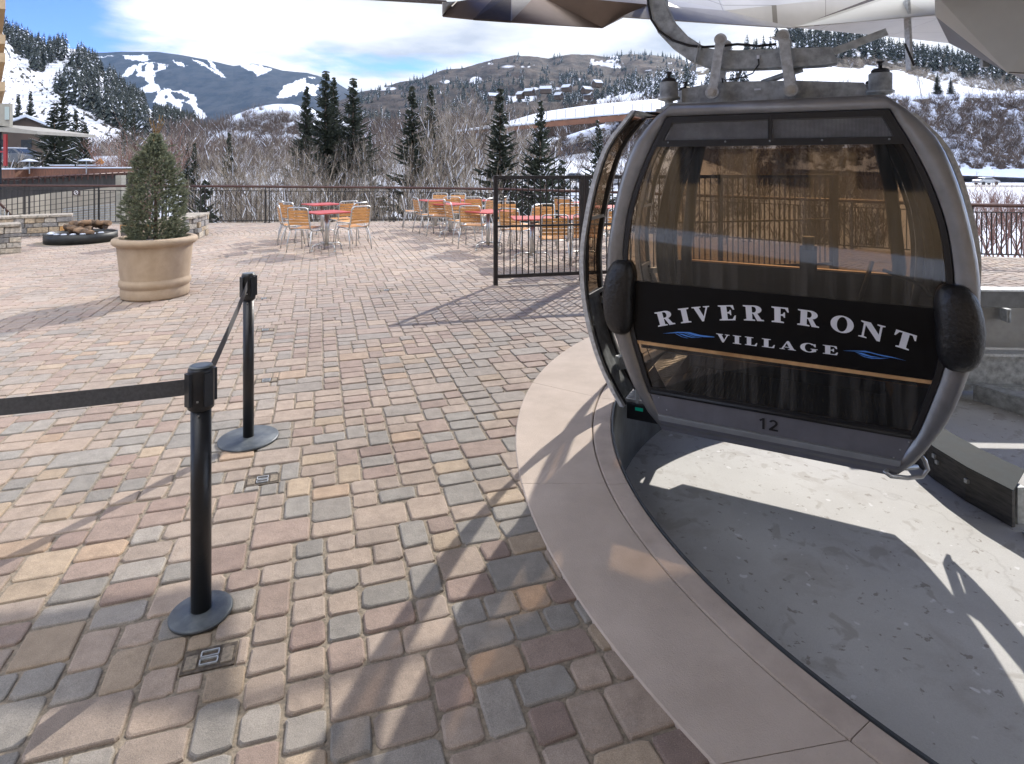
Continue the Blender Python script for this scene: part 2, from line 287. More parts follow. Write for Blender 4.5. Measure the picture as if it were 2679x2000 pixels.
def paving():
    rng = np.random.default_rng(5); rnd = random.Random(3)
    ang = radians(17.6); u = Vector((cos(ang), sin(ang))); v = Vector((-sin(ang), cos(ang)))   # u to the right, v away
    c = .0635; n = 560; ox, oy = -16.0, -8.5
    occ = np.zeros((n, n), bool); pcs = []
    opts = [(2, 2)]*9+[(3, 2)]*8+[(2, 3)]*2+[(4, 3)]*3+[(3, 3)]*1+[(4, 2)]*1+[(5, 3)]*1
    for j in range(n):
        i = 0
        while i < n:
            if occ[j, i]: i += 1; continue
            run = 0
            while i+run < n and not occ[j, i+run] and run < 7: run += 1
            for _ in range(8):
                a, b = rnd.choice(opts)
                if a <= run and run-a != 1 and j+b <= n: break
            else: a = min(run, 3) if run != 4 else 2; b = 2
            b = min(b, n-j)
            occ[j:j+b, i:i+a] = True; pcs.append((i, j, a, b)); i += a
    pal = [((.40, .29, .225), 5), ((.36, .27, .22), 4), ((.235, .225, .215), 5), ((.29, .265, .245), 3), ((.31, .20, .165), 3), ((.255, .15, .125), 1.6), ((.46, .33, .215), 1.6), ((.44, .28, .17), .6)]
    cols = np.array([p[0] for p in pal]); wt = np.array([p[1] for p in pal]); wt /= wt.sum()
    V = []; FQ = []; FT8 = []; FT16 = []; tone = []
    T8 = []; T16 = []
    base = 0
    def add(cx, cy, hx, hy, ux, uy, near, tn):
        nonlocal base
        K = 4 if near else 2; r = min(hx, hy)*(.34 if near else .25); r = min(r, .022)*rnd.uniform(.7, 1.2)
        pts = []
        for (sx, sy, a0) in ((1, 1, 0), (-1, 1, 90), (-1, -1, 180), (1, -1, 270)):
            for k in range(K):
                t = radians(a0+90*k/(K-1)); wob = 1+rnd.uniform(-.2, .2) if near else 1
                pts.append((sx*(hx-r)+cos(t)*r*wob, sy*(hy-r)+sin(t)*r*wob))
        m = len(pts); z0 = rnd.uniform(-.0025, .002); tx = rnd.uniform(-.012, .012); ty = rnd.uniform(-.012, .012)
        rings = [(.007*rnd.uniform(.7, 1.3), 0), (.0022, -.0028), (0, -.008), (0, -.03)] if near else [(.006, 0), (0, -.010), (0, -.03)]
        vs = []
        for ins, dz in rings:
            for (a, b) in pts:
                q = 1-ins/max(hx, hy); a2 = a*(1-ins/hx); b2 = b*(1-ins/hy)
                vs.append((cx+ux*a2-uy*b2, cy+uy*a2+ux*b2, z0+dz+tx*a2+ty*b2))
        V.extend(vs)
        (T16 if near else T8).append(list(range(base, base+m))); 
        tone_f = tuple(tn)
        tone.append(((len(vs)), tone_f))
        for g in range(len(rings)-1):
            for k in range(m):
                k2 = (k+1) % m; a = base+g*m; b2 = a+m
                FQ.append((a+k, b2+k, b2+k2, a+k2))
        base += len(vs)
    def colour(x, y):
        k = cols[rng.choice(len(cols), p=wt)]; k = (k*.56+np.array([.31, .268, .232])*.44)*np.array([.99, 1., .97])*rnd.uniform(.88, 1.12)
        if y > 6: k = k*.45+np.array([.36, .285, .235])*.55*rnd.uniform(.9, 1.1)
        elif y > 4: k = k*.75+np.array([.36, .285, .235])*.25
        return k
    for (i, j, a, b) in pcs:
        p = Vector((ox, oy))+u*((i+a/2)*c)+v*((j+b/2)*c)
        x, y = p.x, p.y
        if y < .6 or y > 17.6 or abs(x) > y*.9+1.6: continue
        if in_outer(x, y, .08): continue
        if y > rail_y(x)-.05: continue
        if (p-Vector((FIRE.x, FIRE.y))).length < RINGR+.05: continue
        hit = [s_ for s_ in SOCK_W if abs((p-Vector((s_.x, s_.y))).dot(u)) < (a*c/2+.083) and abs((p-Vector((s_.x, s_.y))).dot(v)) < (b*c/2+.05)]
        if hit:                        # cut stones round the socket
            s_ = Vector((hit[0].x, hit[0].y)); q_ = p-s_; U0, U1 = q_.dot(u)-a*c/2, q_.dot(u)+a*c/2; V0, V1 = q_.dot(v)-b*c/2, q_.dot(v)+b*c/2; col_ = colour(x, y)
            for (a0, a1, b0, b1) in ((U0, min(U1, -.083), V0, V1), (max(U0, .083), U1, V0, V1), (max(U0, -.083), min(U1, .083), V0, min(V1, -.05)), (max(U0, -.083), min(U1, .083), max(V0, .05), V1)):
                if a1-a0 > .022 and b1-b0 > .022: k_ = s_+u*((a0+a1)/2)+v*((b0+b1)/2); add(k_.x, k_.y, (a1-a0)/2-.004, (b1-b0)/2-.004, u.x, u.y, True, col_)
            continue
        gap = .0035+rnd.uniform(0, .003)
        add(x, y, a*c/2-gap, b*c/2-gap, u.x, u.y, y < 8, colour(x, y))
    # concentric courses round the fire pit
    r = .85
    while r < RINGR:
        wd = .115; nn = int(2*pi*r/.2)
        off = rnd.random()
        for k in range(nn):
            t = 2*pi*(k+off)/nn; x = FIRE.x+r*cos(t); y = FIRE.y+r*sin(t)
            if y > rail_y(x)-.05 or abs(x) > y*.9+1.6: continue
            add(x, y, pi*r/nn-.006, wd/2-.006, -sin(t), cos(t), False, colour(x, y))
        r += wd
    Fs = [np.array(FQ)]+([np.array(T16)] if T16 else [])+([np.array(T8)] if T8 else [])
    me = npmesh('paving', np.array(V), Fs, M['paver'], smooth=False)
    at = me.attributes.new('tone', 'FLOAT_COLOR', 'POINT')
    ca = np.concatenate([np.tile(np.array([*t, 1.0]), (k, 1)) for k, t in tone]).astype(np.float32)
    at.data.foreach_set('color', ca.ravel())
    tag(link('paving', me), kind='structure')
RAILP = [(-19, 15.6, 1.13), (-14.4, 16.1, 1.11), (-8, 16.9, 1.06), (-3, 17.4, 1.0), (0, 16.6, .99), (2.2, 14.9, 1.0), (8.0, 10.75, .96), (10.8, 10.2, .95)]
def rail_y(x):
    for (a, b, _), (c, d, _) in zip(RAILP, RAILP[1:]):
        if a <= x <= c: return b+(d-b)*(x-a)/(c-a)+.12
    return 10.3 if x > 0 else 15.6
paving()
def base_sheet():
    s = .16; xs = np.arange(-20, 12.01, s); ys = np.arange(-3, 18, s); mb = MB(); idx = {}
    def vid(i, j):
        if (i, j) not in idx: idx[(i, j)] = len(mb.v); mb.v.append((xs[i], ys[j], -.0085))
        return idx[(i, j)]
    for i in range(len(xs)-1):
        for j in range(len(ys)-1):
            x = xs[i]+s/2; y = ys[j]+s/2
            if in_outer(x, y, .22) or y > rail_y(x)+.1: continue
            if any(abs(x-q.x) < .0 for q in SOCK_W): continue
            mb.f.append((vid(i, j), vid(i+1, j), vid(i+1, j+1), vid(i, j+1))); mb.m.append(0); mb.sm.append(False)
    tag(mb.build('terrace_ground', M['sand']), kind='structure')
base_sheet()
# in-ground sockets: a steel H frame in a dark recess
def sockets():
    proto = None
    names = ['steel socket recess in the pavers just in front of the far stanchion base', 'steel socket recess in the pavers right of the middle of the far stanchion post', 'steel socket recess in the pavers level with the upper part of the far stanchion post', 'farthest small socket recess in the row just right of the far stanchion head', 'small socket recess alone in the open pavers left of the gate shadow', 'socket recess in the pavers directly in front of the near stanchion base']
    for k, p in enumerate(SOCK_W):
        if proto is None:
            o = empty('ground_socket', p, radians(17.6))
            m = MB(); m.box((0, 0, -.0065), (.165, .10, .007)); m.build('recess', mat('recess_dirt', (.045, .035, .028), .9, col2=(.16, .13, .10), scale=40), o)
            m = MB()
            for dy in (-.017, .017):
                m.box((0, dy+.012, -.001), (.055, .004, .007)); m.box((0, dy-.012, -.001), (.055, .004, .007)); m.box((-.027, dy, -.001), (.004, .020, .007)); m.box((.027, dy, -.001), (.004, .020, .007))
            m.build('frame', M['galvlt'], o)
            MB().box((-.055, -.008, -.002), (.038, .06, .006)).build('brick_filler', M['sand'], o, bevel=.002); MB().box((.056, -.004, -.002), (.036, .066, .006)).build('brick_filler', M['sand'], o, bevel=.002)
            proto = o
        else: o = copy_tree(proto); o.location = p
        tag(o, names[k], 'ground socket', 'stanchion sockets set in the paving')
sockets()
def kerb():
    # sections between matching (outer, inner) points
    J = [((1.9, 6.82), (2.1, 5.95)), ((.95, 6.05), (1.15, 5.05)), ((.205, 4.573), (.60, 4.30)), ((.07, 3.143), (.60, 3.143)), ((.60, 1.693), (1.06, 1.80)), ((1.7, .49), (1.95, .95))]
    cm = mat('kerb_concrete', (.44, .36, .295), .8, col2=(.58, .485, .41), scale=2.6, detail=12, bump=.4, bscale=260, lo=.3, hi=.66)
    cm2 = mat('kerb_nosing', (.41, .335, .28), .8, col2=(.55, .46, .39), scale=5, detail=12, bump=.4, bscale=200, lo=.3, hi=.62)
    A = Vector(CA); B = Vector(CB)
    def ang(c, p): return atan2(p[1]-c.y, p[0]-c.x) % (2*pi)
    slab = MB(); nose = MB()
    for (o0, i0), (o1, i1) in zip(J, J[1:]):
        a0, a1 = ang(B, o0), ang(B, o1); b0, b1 = ang(A, i0), ang(A, i1); n = 28
        for mb, (ro, ri), (z0, z1) in ((slab, (None, RM+.003), (-.25, .006)), (nose, (RM-.003, RI), (PIT, .003))):
            V = []
            for k in range(n+1):
                t = k/n; e = .0012
                t = e+(1-2*e)*t
                ta = a0+(a1-a0)*t; tb = b0+(b1-b0)*t
                po = B+Vector((cos(ta), sin(ta)))*RO if ro is None else A+Vector((cos(tb), sin(tb)))*ro
                pi_ = A+Vector((cos(tb), sin(tb)))*ri
                dr = (pi_-po).normalized()*.006
                V += [(po.x, po.y, z0), (po.x, po.y, z1-.005), (po.x+dr.x, po.y+dr.y, z1), (pi_.x-dr.x, pi_.y-dr.y, z1), (pi_.x, pi_.y, z1-.005), (pi_.x, pi_.y, z0)]
            fs = []
            for k in range(n):
                a = k*6; b = a+6
                fs += [(a+m_, a+m_+1, b+m_+1, b+m_) for m_ in range(5)]
            fs += [(0, 5, 4, 3, 2, 1), tuple(n*6+q for q in range(6))]
            mb.add(V, fs)
    tag(slab.build('kerb', cm), kind='structure'); tag(nose.build('kerb_edge', cm2), kind='structure')
    st = MB(); n = 120; V = []; fs = []
    for k in range(n+1):
        t = radians(100)+radians(165)*k/n
        for r, z in ((RI-.002, PIT), (RI-.002, .006), (RI-.013, .006), (RI-.013, PIT)): V.append((CA[0]+r*cos(t), CA[1]+r*sin(t), z))
    for k in range(n): fs += [(k*4+q, k*4+4+q, k*4+5+q, k*4+q+1) for q in range(3)]
    st.add(V, fs); tag(st.build('steel_edging', mat('edging', (.10, .11, .12), .5, metal=.5, var=.3)), kind='structure')
    # dark joint filler under kerb gaps
    fl = MB(); V = []; fs = []
    for k in range(n+1):
        t = radians(95)+radians(172)*k/n; V += [(CA[0]+(RI+.01)*cos(t), CA[1]+(RI+.01)*sin(t), -.02), (CA[0]+(RI+.42)*cos(t), CA[1]+(RI+.42)*sin(t), -.02)]
    for k in range(n): fs.append((k*2, k*2+1, k*2+3, k*2+2))
    fl.add(V, fs); tag(fl.build('kerb_bedding', M['ember']), kind='structure')
kerb()
def pit_floor():
    m = bpy.data.materials.new('pit_concrete'); m.use_nodes = True; nt = m.node_tree; b = nt.nodes['Principled BSDF']; N = nt.nodes.new; L = nt.links.new
    tc = N('ShaderNodeTexCoord')
    def noise(s, d=4, r=.6, dist=0):
        n = N('ShaderNodeTexNoise'); n.inputs['Scale'].default_value = s; n.inputs['Detail'].default_value = d; n.inputs['Roughness'].default_value = r; n.inputs['Distortion'].default_value = dist; L(tc.outputs['Object'], n.inputs['Vector']); return n.outputs[0]
    def ramp(x, p0, c0, p1, c1):
        r = N('ShaderNodeValToRGB'); L(x, r.inputs[0]); r.color_ramp.elements[0].position = p0; r.color_ramp.elements[0].color = (*c0, 1); r.color_ramp.elements[1].position = p1; r.color_ramp.elements[1].color = (*c1, 1); return r.outputs[0]
    def mix(f, a, c):
        k = N('ShaderNodeMix'); k.data_type = 'RGBA'; L(f, k.inputs[0]); L(a, k.inputs[6]) if not isinstance(a, tuple) else None
        if isinstance(c, tuple): k.inputs[7].default_value = (*c, 1)
        else: L(c, k.inputs[7])
        return k.outputs[2]
    base = ramp(noise(1.4, 8), .3, (.47, .465, .45), .7, (.60, .60, .585))
    f = ramp(noise(5.5, 4, .5, .6), .60, (0, 0, 0), .66, (.5, .5, .5)); base = mix(f, base, (.30, .27, .235))
    f = ramp(noise(2.1, 7, .7, .5), .54, (0, 0, 0), .68, (.55, .55, .55)); base = mix(f, base, (.38, .355, .325))
    f = ramp(noise(17, 3, .6, .3), .64, (0, 0, 0), .68, (.7, .7, .7)); base = mix(f, base, (.20, .17, .14)); f = ramp(noise(13, 2, .5), .70, (0, 0, 0), .75, (.9, .9, .9)); base = mix(f, base, (.75, .75, .76))
    f = ramp(noise(260, 2), .35, (.25, .25, .25), .6, (0, 0, 0)); base = mix(f, base, (.3, .3, .3))
    vo = N('ShaderNodeTexVoronoi'); vo.feature = 'DISTANCE_TO_EDGE'; vo.inputs['Scale'].default_value = .33; wn = N('ShaderNodeTexNoise'); wn.inputs['Scale'].default_value = 3; wn.inputs['Detail'].default_value = 6; L(tc.outputs['Object'], wn.inputs['Vector'])
    va = N('ShaderNodeVectorMath'); va.operation = 'MULTIPLY_ADD'; L(wn.outputs['Color'], va.inputs[0]); va.inputs[1].default_value = (.5, .5, .5); L(tc.outputs['Object'], va.inputs[2]); L(va.outputs[0], vo.inputs['Vector'])
    f = ramp(vo.outputs['Distance'], .0, (.22, .22, .22), .005, (0, 0, 0)); base = mix(f, base, (.16, .145, .13))
    L(base, b.inputs['Base Color']); b.inputs['Roughness'].default_value = .7
    bp = N('ShaderNodeBump'); bp.inputs['Strength'].default_value = .25; bp.inputs['Distance'].default_value = .004; L(noise(90, 5), bp.inputs['Height']); L(bp.outputs[0], b.inputs['Normal'])
    o = MB(); o.add([(0, -1, PIT), (14, -1, PIT), (14, 7.5, PIT), (0, 7.5, PIT)], [(0, 1, 2, 3)]); tag(o.build('pit_floor', m), kind='structure')
pit_floor()
# ------------------------------------------------------------------ far wall of the pit, guide rails
def guides():
    r = empty('platform_barrier', (4.5, 6.1, 0), 0, 'long grey steel barrier wall edging the far side of the concrete turnaround pit', 'barrier')
    def seg(y0, z0, y1, z1, th, name, m, bev=0):
        q = MB(); a = Vector((3.3-4.5, .08+y0, 0)); b = Vector((9-4.5, -.12+y0, 0))
        q.beam(a+Vector((0, 0, (z0+z1)/2)), b+Vector((0, 0, (z0+z1)/2)), th, z1-z0); return q.build(name, m, r, bevel=bev)
    seg(0, .215, 0, .385, .10, 'top_beam', mat('beam_grey', (.17, .175, .175), .6, metal=.3, var=.2, scale=8), .01)
    seg(.0, .385, 0, .402, .16, 'cap', M['galvlt'])
    seg(.16, -.24, 0, .22, .03, 'panel', mat('panel_grey', (.33, .33, .32), .55, metal=.2, var=.22, scale=2.5))
    seg(.0, -.56, 0, -.26, .05, 'channel', M['galv'])
    seg(-.02, -.262, 0, -.235, .14, 'ledge', M['galvlt']); seg(-.05, -.598, 0, -.555, .12, 'foot', M['galv'])
    for x in (4.0, 5.05, 6.1):
        q = MB(); q.box((x-4.5, .09, .12), (.05, .09, .13)); q.tube([(x-4.5, .06, .05), (x-4.5, .06, .17)], .022); q.build('bracket', M['galv'], r)
    # curved guide rail on the pit floor
    g = empty('guide_rail', (3.1, 4.2, -.6), 0, 'curved guide rail with grey top plate and dark face, lower right below the cabin', 'guide rail')
    pts = [(3.42, 5.6), (3.22, 5.15), (3.12, 4.75), (3.10, 4.44), (3.12, 4.15), (3.19, 3.85)]
    wd = [(.30, .12)]*6
    top = MB(); V = []
    for (x, y) in pts:
        for dx, dy, z in ((0, 0, .185), (.26, .22, .205), (.26, .22, .199), (0, 0, .179)): V.append((x+dx-3.1, y+dy-4.2, z))
    fs = []
    for k in range(len(pts)-1): fs += [(k*4+q, k*4+(q+1) % 4, k*4+4+(q+1) % 4, k*4+4+q) for q in range(4)]
    top.add(V, fs+[(3, 2, 1, 0), tuple(len(V)-4+q for q in range(4))]); top.build('top_plate', mat('rail_plate', (.055, .065, .07), .8, metal=0, spec=.2, var=.2, scale=9), g)
    fc = MB()
    for (x0, y0), (x1, y1) in zip(pts, pts[1:]): fc.beam((x0-3.1+.012, y0-4.2+.012, .062), (x1-3.1+.012, y1-4.2+.012, .062), .024, .236)
    fc.build('face', mat('worn_face', (.035, .034, .034), .6, var=.4, scale=9, col2=(.10, .095, .085), stretch=(1, 1, 6)), g)
    for t in (.52, .60, .62, .80):
        k = t*5; i = int(k); f = k-i; x = pts[i][0]+(pts[i+1][0]-pts[i][0])*f-3.1; y = pts[i][1]+(pts[i+1][1]-pts[i][1])*f-4.2
        ft = MB(); ft.box((x-.004, y-.003, .09 if t != .60 else .12), (.02, .026, .026)); ft.build('bolt', M['galvlt'], g)
    [MB().beam((x, y, -.06), (x, y, .18), .05, .05).build('leg', M['galv'], g) for x, y in ((.18, -.28), (.24, .9))]
    h = empty('floor_channel', (4.6, 5.9, PIT), 0, 'short angled galvanised channel lying on the pit floor right of the cabin', 'steel channel')
    q = MB(); q.beam((-.06, .05, .075), (.45, -1.0, .075), .02, .15); q.beam((.0, .09, .15), (.51, -.96, .15), .14, .012); q.build('channel', M['galv'], h)
    q = MB(); q.beam((.03, -.1, 0), (.03, -.1, .14), .03, .03); q.build('foot', M['galv'], h)
    p = empty('steel_post', (3.28, 3.74, PIT), 0, 'short galvanised post at the right edge beside the end of the guide rail', 'post')
    q = MB(); q.box((0, 0, .16), (.05, .05, .32)); q.box((0, 0, .006), (.14, .14, .012)); q.build('upright', M['galvlt'], p); q = MB(); q.tube([(0.03, -.06, .03), (.03, -.06, .30)], .018); q.build('pin', M['blackrubber'], p)
guides()
# ------------------------------------------------------------------ railings round the terrace
def railings():
    def rail_at(x):
        for (a, b, c), (d, e, f) in zip(RAILP, RAILP[1:]):
            if a <= x <= d: t = (x-a)/(d-a); return Vector((x, b+(e-b)*t, 0)), c+(f-c)*t
        return Vector((x, RAILP[-1][1], 0)), .95
    def run(x0, x1, label, step, picket):
        a, _ = rail_at(x0)
        r = empty('railing', a, 0, label, 'railing')
        xs = np.arange(x0, x1+1e-6, .5); pts = [rail_at(x) for x in xs]
        t = MB(); t.tube([p+Vector((0, 0, h-.03))-a for p, h in pts], .034, 8); t.build('top_rail', M['bronze'], r)
        t = MB(); t.tube([p+Vector((0, 0, h-.15))-a for p, h in pts], .010, 5); t.tube([p+Vector((0, 0, .07))-a for p, h in pts], .014, 5); t.build('cross_bar', M['dkmetal'], r)
        x = x0+.3
        while x < x1:
            for dx in (-.055, .055):
                p, h = rail_at(x+dx); t = MB(); t.box(p-a+Vector((0, 0, (h-.04)/2)), (.014, .05, h-.04)); t.box(p-a+Vector((0, 0, .01)), (.06, .08, .015)); t.build('post', M['dkmetal'], r)
            x += step
        t = MB(); x = x0+.1
        while x < x1:
            p, h = rail_at(x); t.box(p-a+Vector((0, 0, (.07+h-.15)/2)), (.014, .014, h-.22)); x += picket
        tag(t.build('pickets', M['dkmetal'], r), kind='stuff')
    run(-18.5, -8.9, 'dark railing with bronze top rail behind the fire pit at left', 1.72, .135)
    run(-8.9, 1.6, 'long dark railing with bronze top rail behind the table groups in the middle', 1.72, .135)
    run(1.6, 10.6, 'dark railing with bronze top rail beyond the cabin at the right edge', 1.55, .075)
    s = empty('railing_sign', rail_at(-11.78)[0]+Vector((0, -.07, .88)), 0, 'small square dark sign with a white ring symbol hung on the left railing', 'sign')
    q = MB(); q.box((0, 0, 0), (.22, .012, .16)); q.build('plate', mat('sign_brown', (.05, .035, .03), .5, var=.1), s)
    q = MB(); q.tube([(.05*cos(t), -.009, .05*sin(t)) for t in np.linspace(0, 2*pi, 20)[:-1]], .006, 4, closed=True); q.beam((-.03, -.009, -.03), (.03, -.009, .03), .006, .01); q.build('symbol', M['white'], s)
railings()
# ------------------------------------------------------------------ gate fence
def gate():
    pts = [(-.225, 8.30), (1.06, 8.60), (3.1, 9.0), (5.0, 9.4)]; Ht = 1.5
    lab = ['left panel of the dark vertical bar fence standing in front of the tables', 'middle panel of the dark bar fence seen beside and through the cabin door', 'right panel of the dark bar fence seen only through the amber glass']
    for k, ((x0, y0), (x1, y1)) in enumerate(zip(pts, pts[1:])):
        r = empty('bar_fence', (x0, y0, 0), atan2(y1-y0, x1-x0), lab[k], 'fence panel', 'panels of the dark bar fence'); L = sqrt((x1-x0)**2+(y1-y0)**2)
        q = MB(); q.box((.0, 0, Ht/2), (.055, .06, Ht)); q.build('post', M['gate'], r, bevel=.003)
        if k == 2: q = MB(); q.box((L, 0, Ht/2), (.10, .08, Ht)); q.build('post', M['gate'], r)
        elif k == 0: q = MB(); q.box((L-.075, 0, Ht/2), (.06, .06, Ht)); q.build('post', M['gate'], r)
        for nm, z, hh in (('top_rail', Ht-.028, .05), ('middle_rail', .80, .028), ('bottom_rail', .115, .05)):
            q = MB(); q.box(((L-.03)/2, 0.001, z), (L-.08, .04 if hh > .03 else .03, hh)); q.build(nm, M['gate'], r)
        n = int((L-.1)/.087); 
        for i in range(1, n):
            q = MB(); q.box((.03+i*(L-.1)/n, 0, Ht/2+.04), (.014, .014, Ht-.17)); q.build('bar', M['gate'], r)
        for z in ((.62,) if k else (1.3-.12, .58)):
            q = MB(); q.tube([(.03, -.02, z), (.075, -.02, z), (.085, -.02, z-.02), (.085, -.02, z-.13), (.075, -.02, z-.15), (.03, -.02, z-.15)], .007, 6); q.build('hinge_loop', M['gate'], r)
gate()
# ------------------------------------------------------------------ stanchions
def stanchion(p, ht, rb, rp, label):
    o = empty('stanchion', p, 0, label, 'stanchion')
    q = MB(); q.lathe([(rb-.004, 0), (rb, .004), (rb, .011), (rb-.006, .015), (rp*1.5, .019), (rp*1.2, .022)], n=48); q.build('base', M['disc'], o)
    q = MB(); q.lathe([(rp, .018), (rp, ht-.14)], n=24); q.build('post', M['black'], o)
    rh = rp*1.28
    q = MB(); q.lathe([(rh*.86, ht-.155), (rh, ht-.15), (rh, ht-.012), (rh*.96, ht-.004), (rh*.8, ht)], n=28)
    for k in range(4):
        t = pi/4+k*pi/2+.2; q.box((cos(t)*rh, sin(t)*rh, ht-.075), (.018, .03, .12), t)
    q.build('head', M['black'], o)
    q = MB(); q.lathe([(rh*.9, ht), (rh*.88, ht+.004), (rh*.5, ht+.0055)], n=28); q.build('cap', mat('cap_grey', (.16, .18, .19), .35, metal=.3, var=.1), o)
    q = MB()
    for z in (ht-.115, ht-.17): q.box((cos(-1.35)*rp*(1.3 if z > ht-.15 else 1.02), sin(-1.35)*rp*(1.3 if z > ht-.15 else 1.02), z), (.006, .006, .006))
    q.build('screw', M['steel'], o)
    return o
SN = G(526, 1606); SF = G(650, 1150)
stanchion(SN, .915, .108, .035, 'near black belt stanchion on a round grey base, tapes leaving both sides of its head')
stanchion(SF, 1.0, .172, .031, 'far black belt stanchion on a wide round grey base, right of the planter')
def tape(a, b, wd, label, sag=.0):
    q = MB(); n = 24; V = []; a = Vector(a); b = Vector(b); t = (b-a); nrm = Vector((-t.y, t.x, 0)).normalized()*.0009
    for k in range(n+1):
        u = k/n; p = a.lerp(b, u)+Vector((0, 0, -sag*4*u*(1-u))); tw = nrm
        for d, z in ((-1, -wd/2), (1, -wd/2), (1, wd/2), (-1, wd/2)): V.append(p+tw*d+Vector((0, 0, z)))
    fs = []
    for k in range(n): fs += [(k*4+j, k*4+(j+1) % 4, k*4+4+(j+1) % 4, k*4+4+j) for j in range(4)]
    q.add(V, fs); tag(q.build('belt_tape', M['tape']), label, 'barrier tape')
tape((SN.x-.045, SN.y-.02, .845), (-2.6, 1.86, .835), .058, 'dark belt tape running level from the near stanchion out of the left edge', .012)
tape((SN.x+.005, SN.y+.045, .868), (SF.x+.012, SF.y-.04, .94), .05, 'dark belt tape stretched from the near stanchion back to the far one', .01)
# ------------------------------------------------------------------ planter with spruce
def planter():
    p = G(407, 774); p.z = 0
    o = empty('planter', p, 0, 'large round beige planter with a thick rolled rim holding a small blue spruce', 'planter')
    o.scale = (.875, .875, 1)
    pr = [(.40, 0), (.425, .008), (.435, .03), (.437, .115), (.43, .13), (.432, .14), (.452, .16), (.458, .19), (.452, .22), (.435, .238), (.436, .25), (.475, .60), (.478, .635), (.482, .65), (.515, .66), (.54, .685), (.545, .71), (.535, .735), (.505, .748), (.46, .748), (.44, .735), (.435, .68)]
    q = MB(); q.lathe(pr, n=96); q.build('pot', M['planter'], o)
    q = MB(); q.lathe([(.0, .70), (.25, .705), (.44, .69)], n=40); q.build('soil', M['soil'], o)
    # spruce
    t = empty('potted_spruce', p+Vector((0, 0, .70)), 0, 'dense blue green young spruce with brown leader shoots growing in the beige planter', 'spruce')
    t.scale = (.80, .80, 1)
    q = MB(); q.tube([(0, 0, 0), (0, 0, .6), (0, 0, 1.25)], [.03, .022, .008], 8); q.build('trunk', M['bark'], t)
    rng = random.Random(11); V = []; T = []; MI = []
    def shoot(b, d, L, r, mi, n=26):
        d = d.normalized(); u = d.orthogonal().normalized(); v = d.cross(u)
        i0 = len(V); V.extend([b-u*.003, b+u*.003, b+d*L, b+v*.003]); T.extend([(i0, i0+1, i0+2), (i0+1, i0+3, i0+2), (i0+3, i0, i0+2)]); MI.extend([mi]*3)
        for k in range(n):
            s = (k+rng.random())/n; a = rng.uniform(0, 2*pi); c = b+d*(L*s); o_ = (u*cos(a)+v*sin(a))
            rr = r*(1-.25*s)*rng.uniform(.8, 1.15); tip = c+o_*rr*.85+d*(rr*1.15); w_ = d.cross(o_)*.0034
            i0 = len(V); V.extend([c-w_, c+w_, tip]); T.append((i0, i0+1, i0+2)); MI.append(mi)
    prof = [(0, .38), (.12, .42), (.35, .45), (.55, .43), (.75, .385), (.93, .32), (1.05, .24), (1.15, .155), (1.24, .08), (1.36, .03)]
    def R(z):
        for (a, b), (c, d) in zip(prof, prof[1:]):
            if a <= z <= c: return b+(d-b)*(z-a)/(c-a)
        return .02
    N_ = 3000
    for k in range(N_):
        z = 1.32*(rng.random()**1.12); a = rng.uniform(0, 2*pi); rr = R(z)*(1+.09*sin(a*3+z*9)+.05*sin(a*7-z*13)); f = 1-(rng.random()**1.5)*.5; rr *= f
        b = Vector((cos(a)*rr, sin(a)*rr, z)); d = Vector((cos(a), sin(a), rng.uniform(-.15, .55)+(.4 if z > .9 else 0)))+Vector((rng.uniform(-.4, .4), rng.uniform(-.4, .4), 0))
        L = rng.uniform(.045, .085)*(1.25 if z > .85 else 1); b = b-d.normalized()*L*.6
        shoot(b, d, L, .027, 0, 36)
    for k in range(13):                                    # upper whorls reaching out
        a = k*2.4; z = .90+.025*k; L = .33-.017*k; b = Vector((0, 0, z)); d = Vector((cos(a), sin(a), .42)); 
        for j in range(7): shoot(b+d.normalized()*(L*1.25*(.3+.12*j)), d+Vector((rng.uniform(-.35, .35), rng.uniform(-.35, .35), rng.uniform(-.1, .2))), .075, .016, 0 if j < 6 else (1 if k > 8 else 0), 26)
    for a, tl, L in ((2.9, .10, .22), (0.4, .02, .26), (.1, .12, .25), (-.4, .3, .20), (2.0, .06, .2)):
        b = Vector((0, 0, 1.27)); d = Vector((cos(a)*tl*1.4, sin(a)*tl*.5, 1)); 
        for j in range(5): shoot(b+Vector((cos(a)*.03, 0, 0))*j*.5+d*(L*.22*j), d, L*.3, .019, 1, 40)
    for j in range(8): shoot(Vector((0, 0, 1.08+j*.03)), Vector((0, 0, 1)), .05, .02, 1 if j > 3 else 0, 30)
    me = npmesh('foliage', np.array([tuple(v) for v in V]), [np.array(T)], [M['spruce'], M['sprucetip']], MI)
    link('foliage', me, t)
planter()
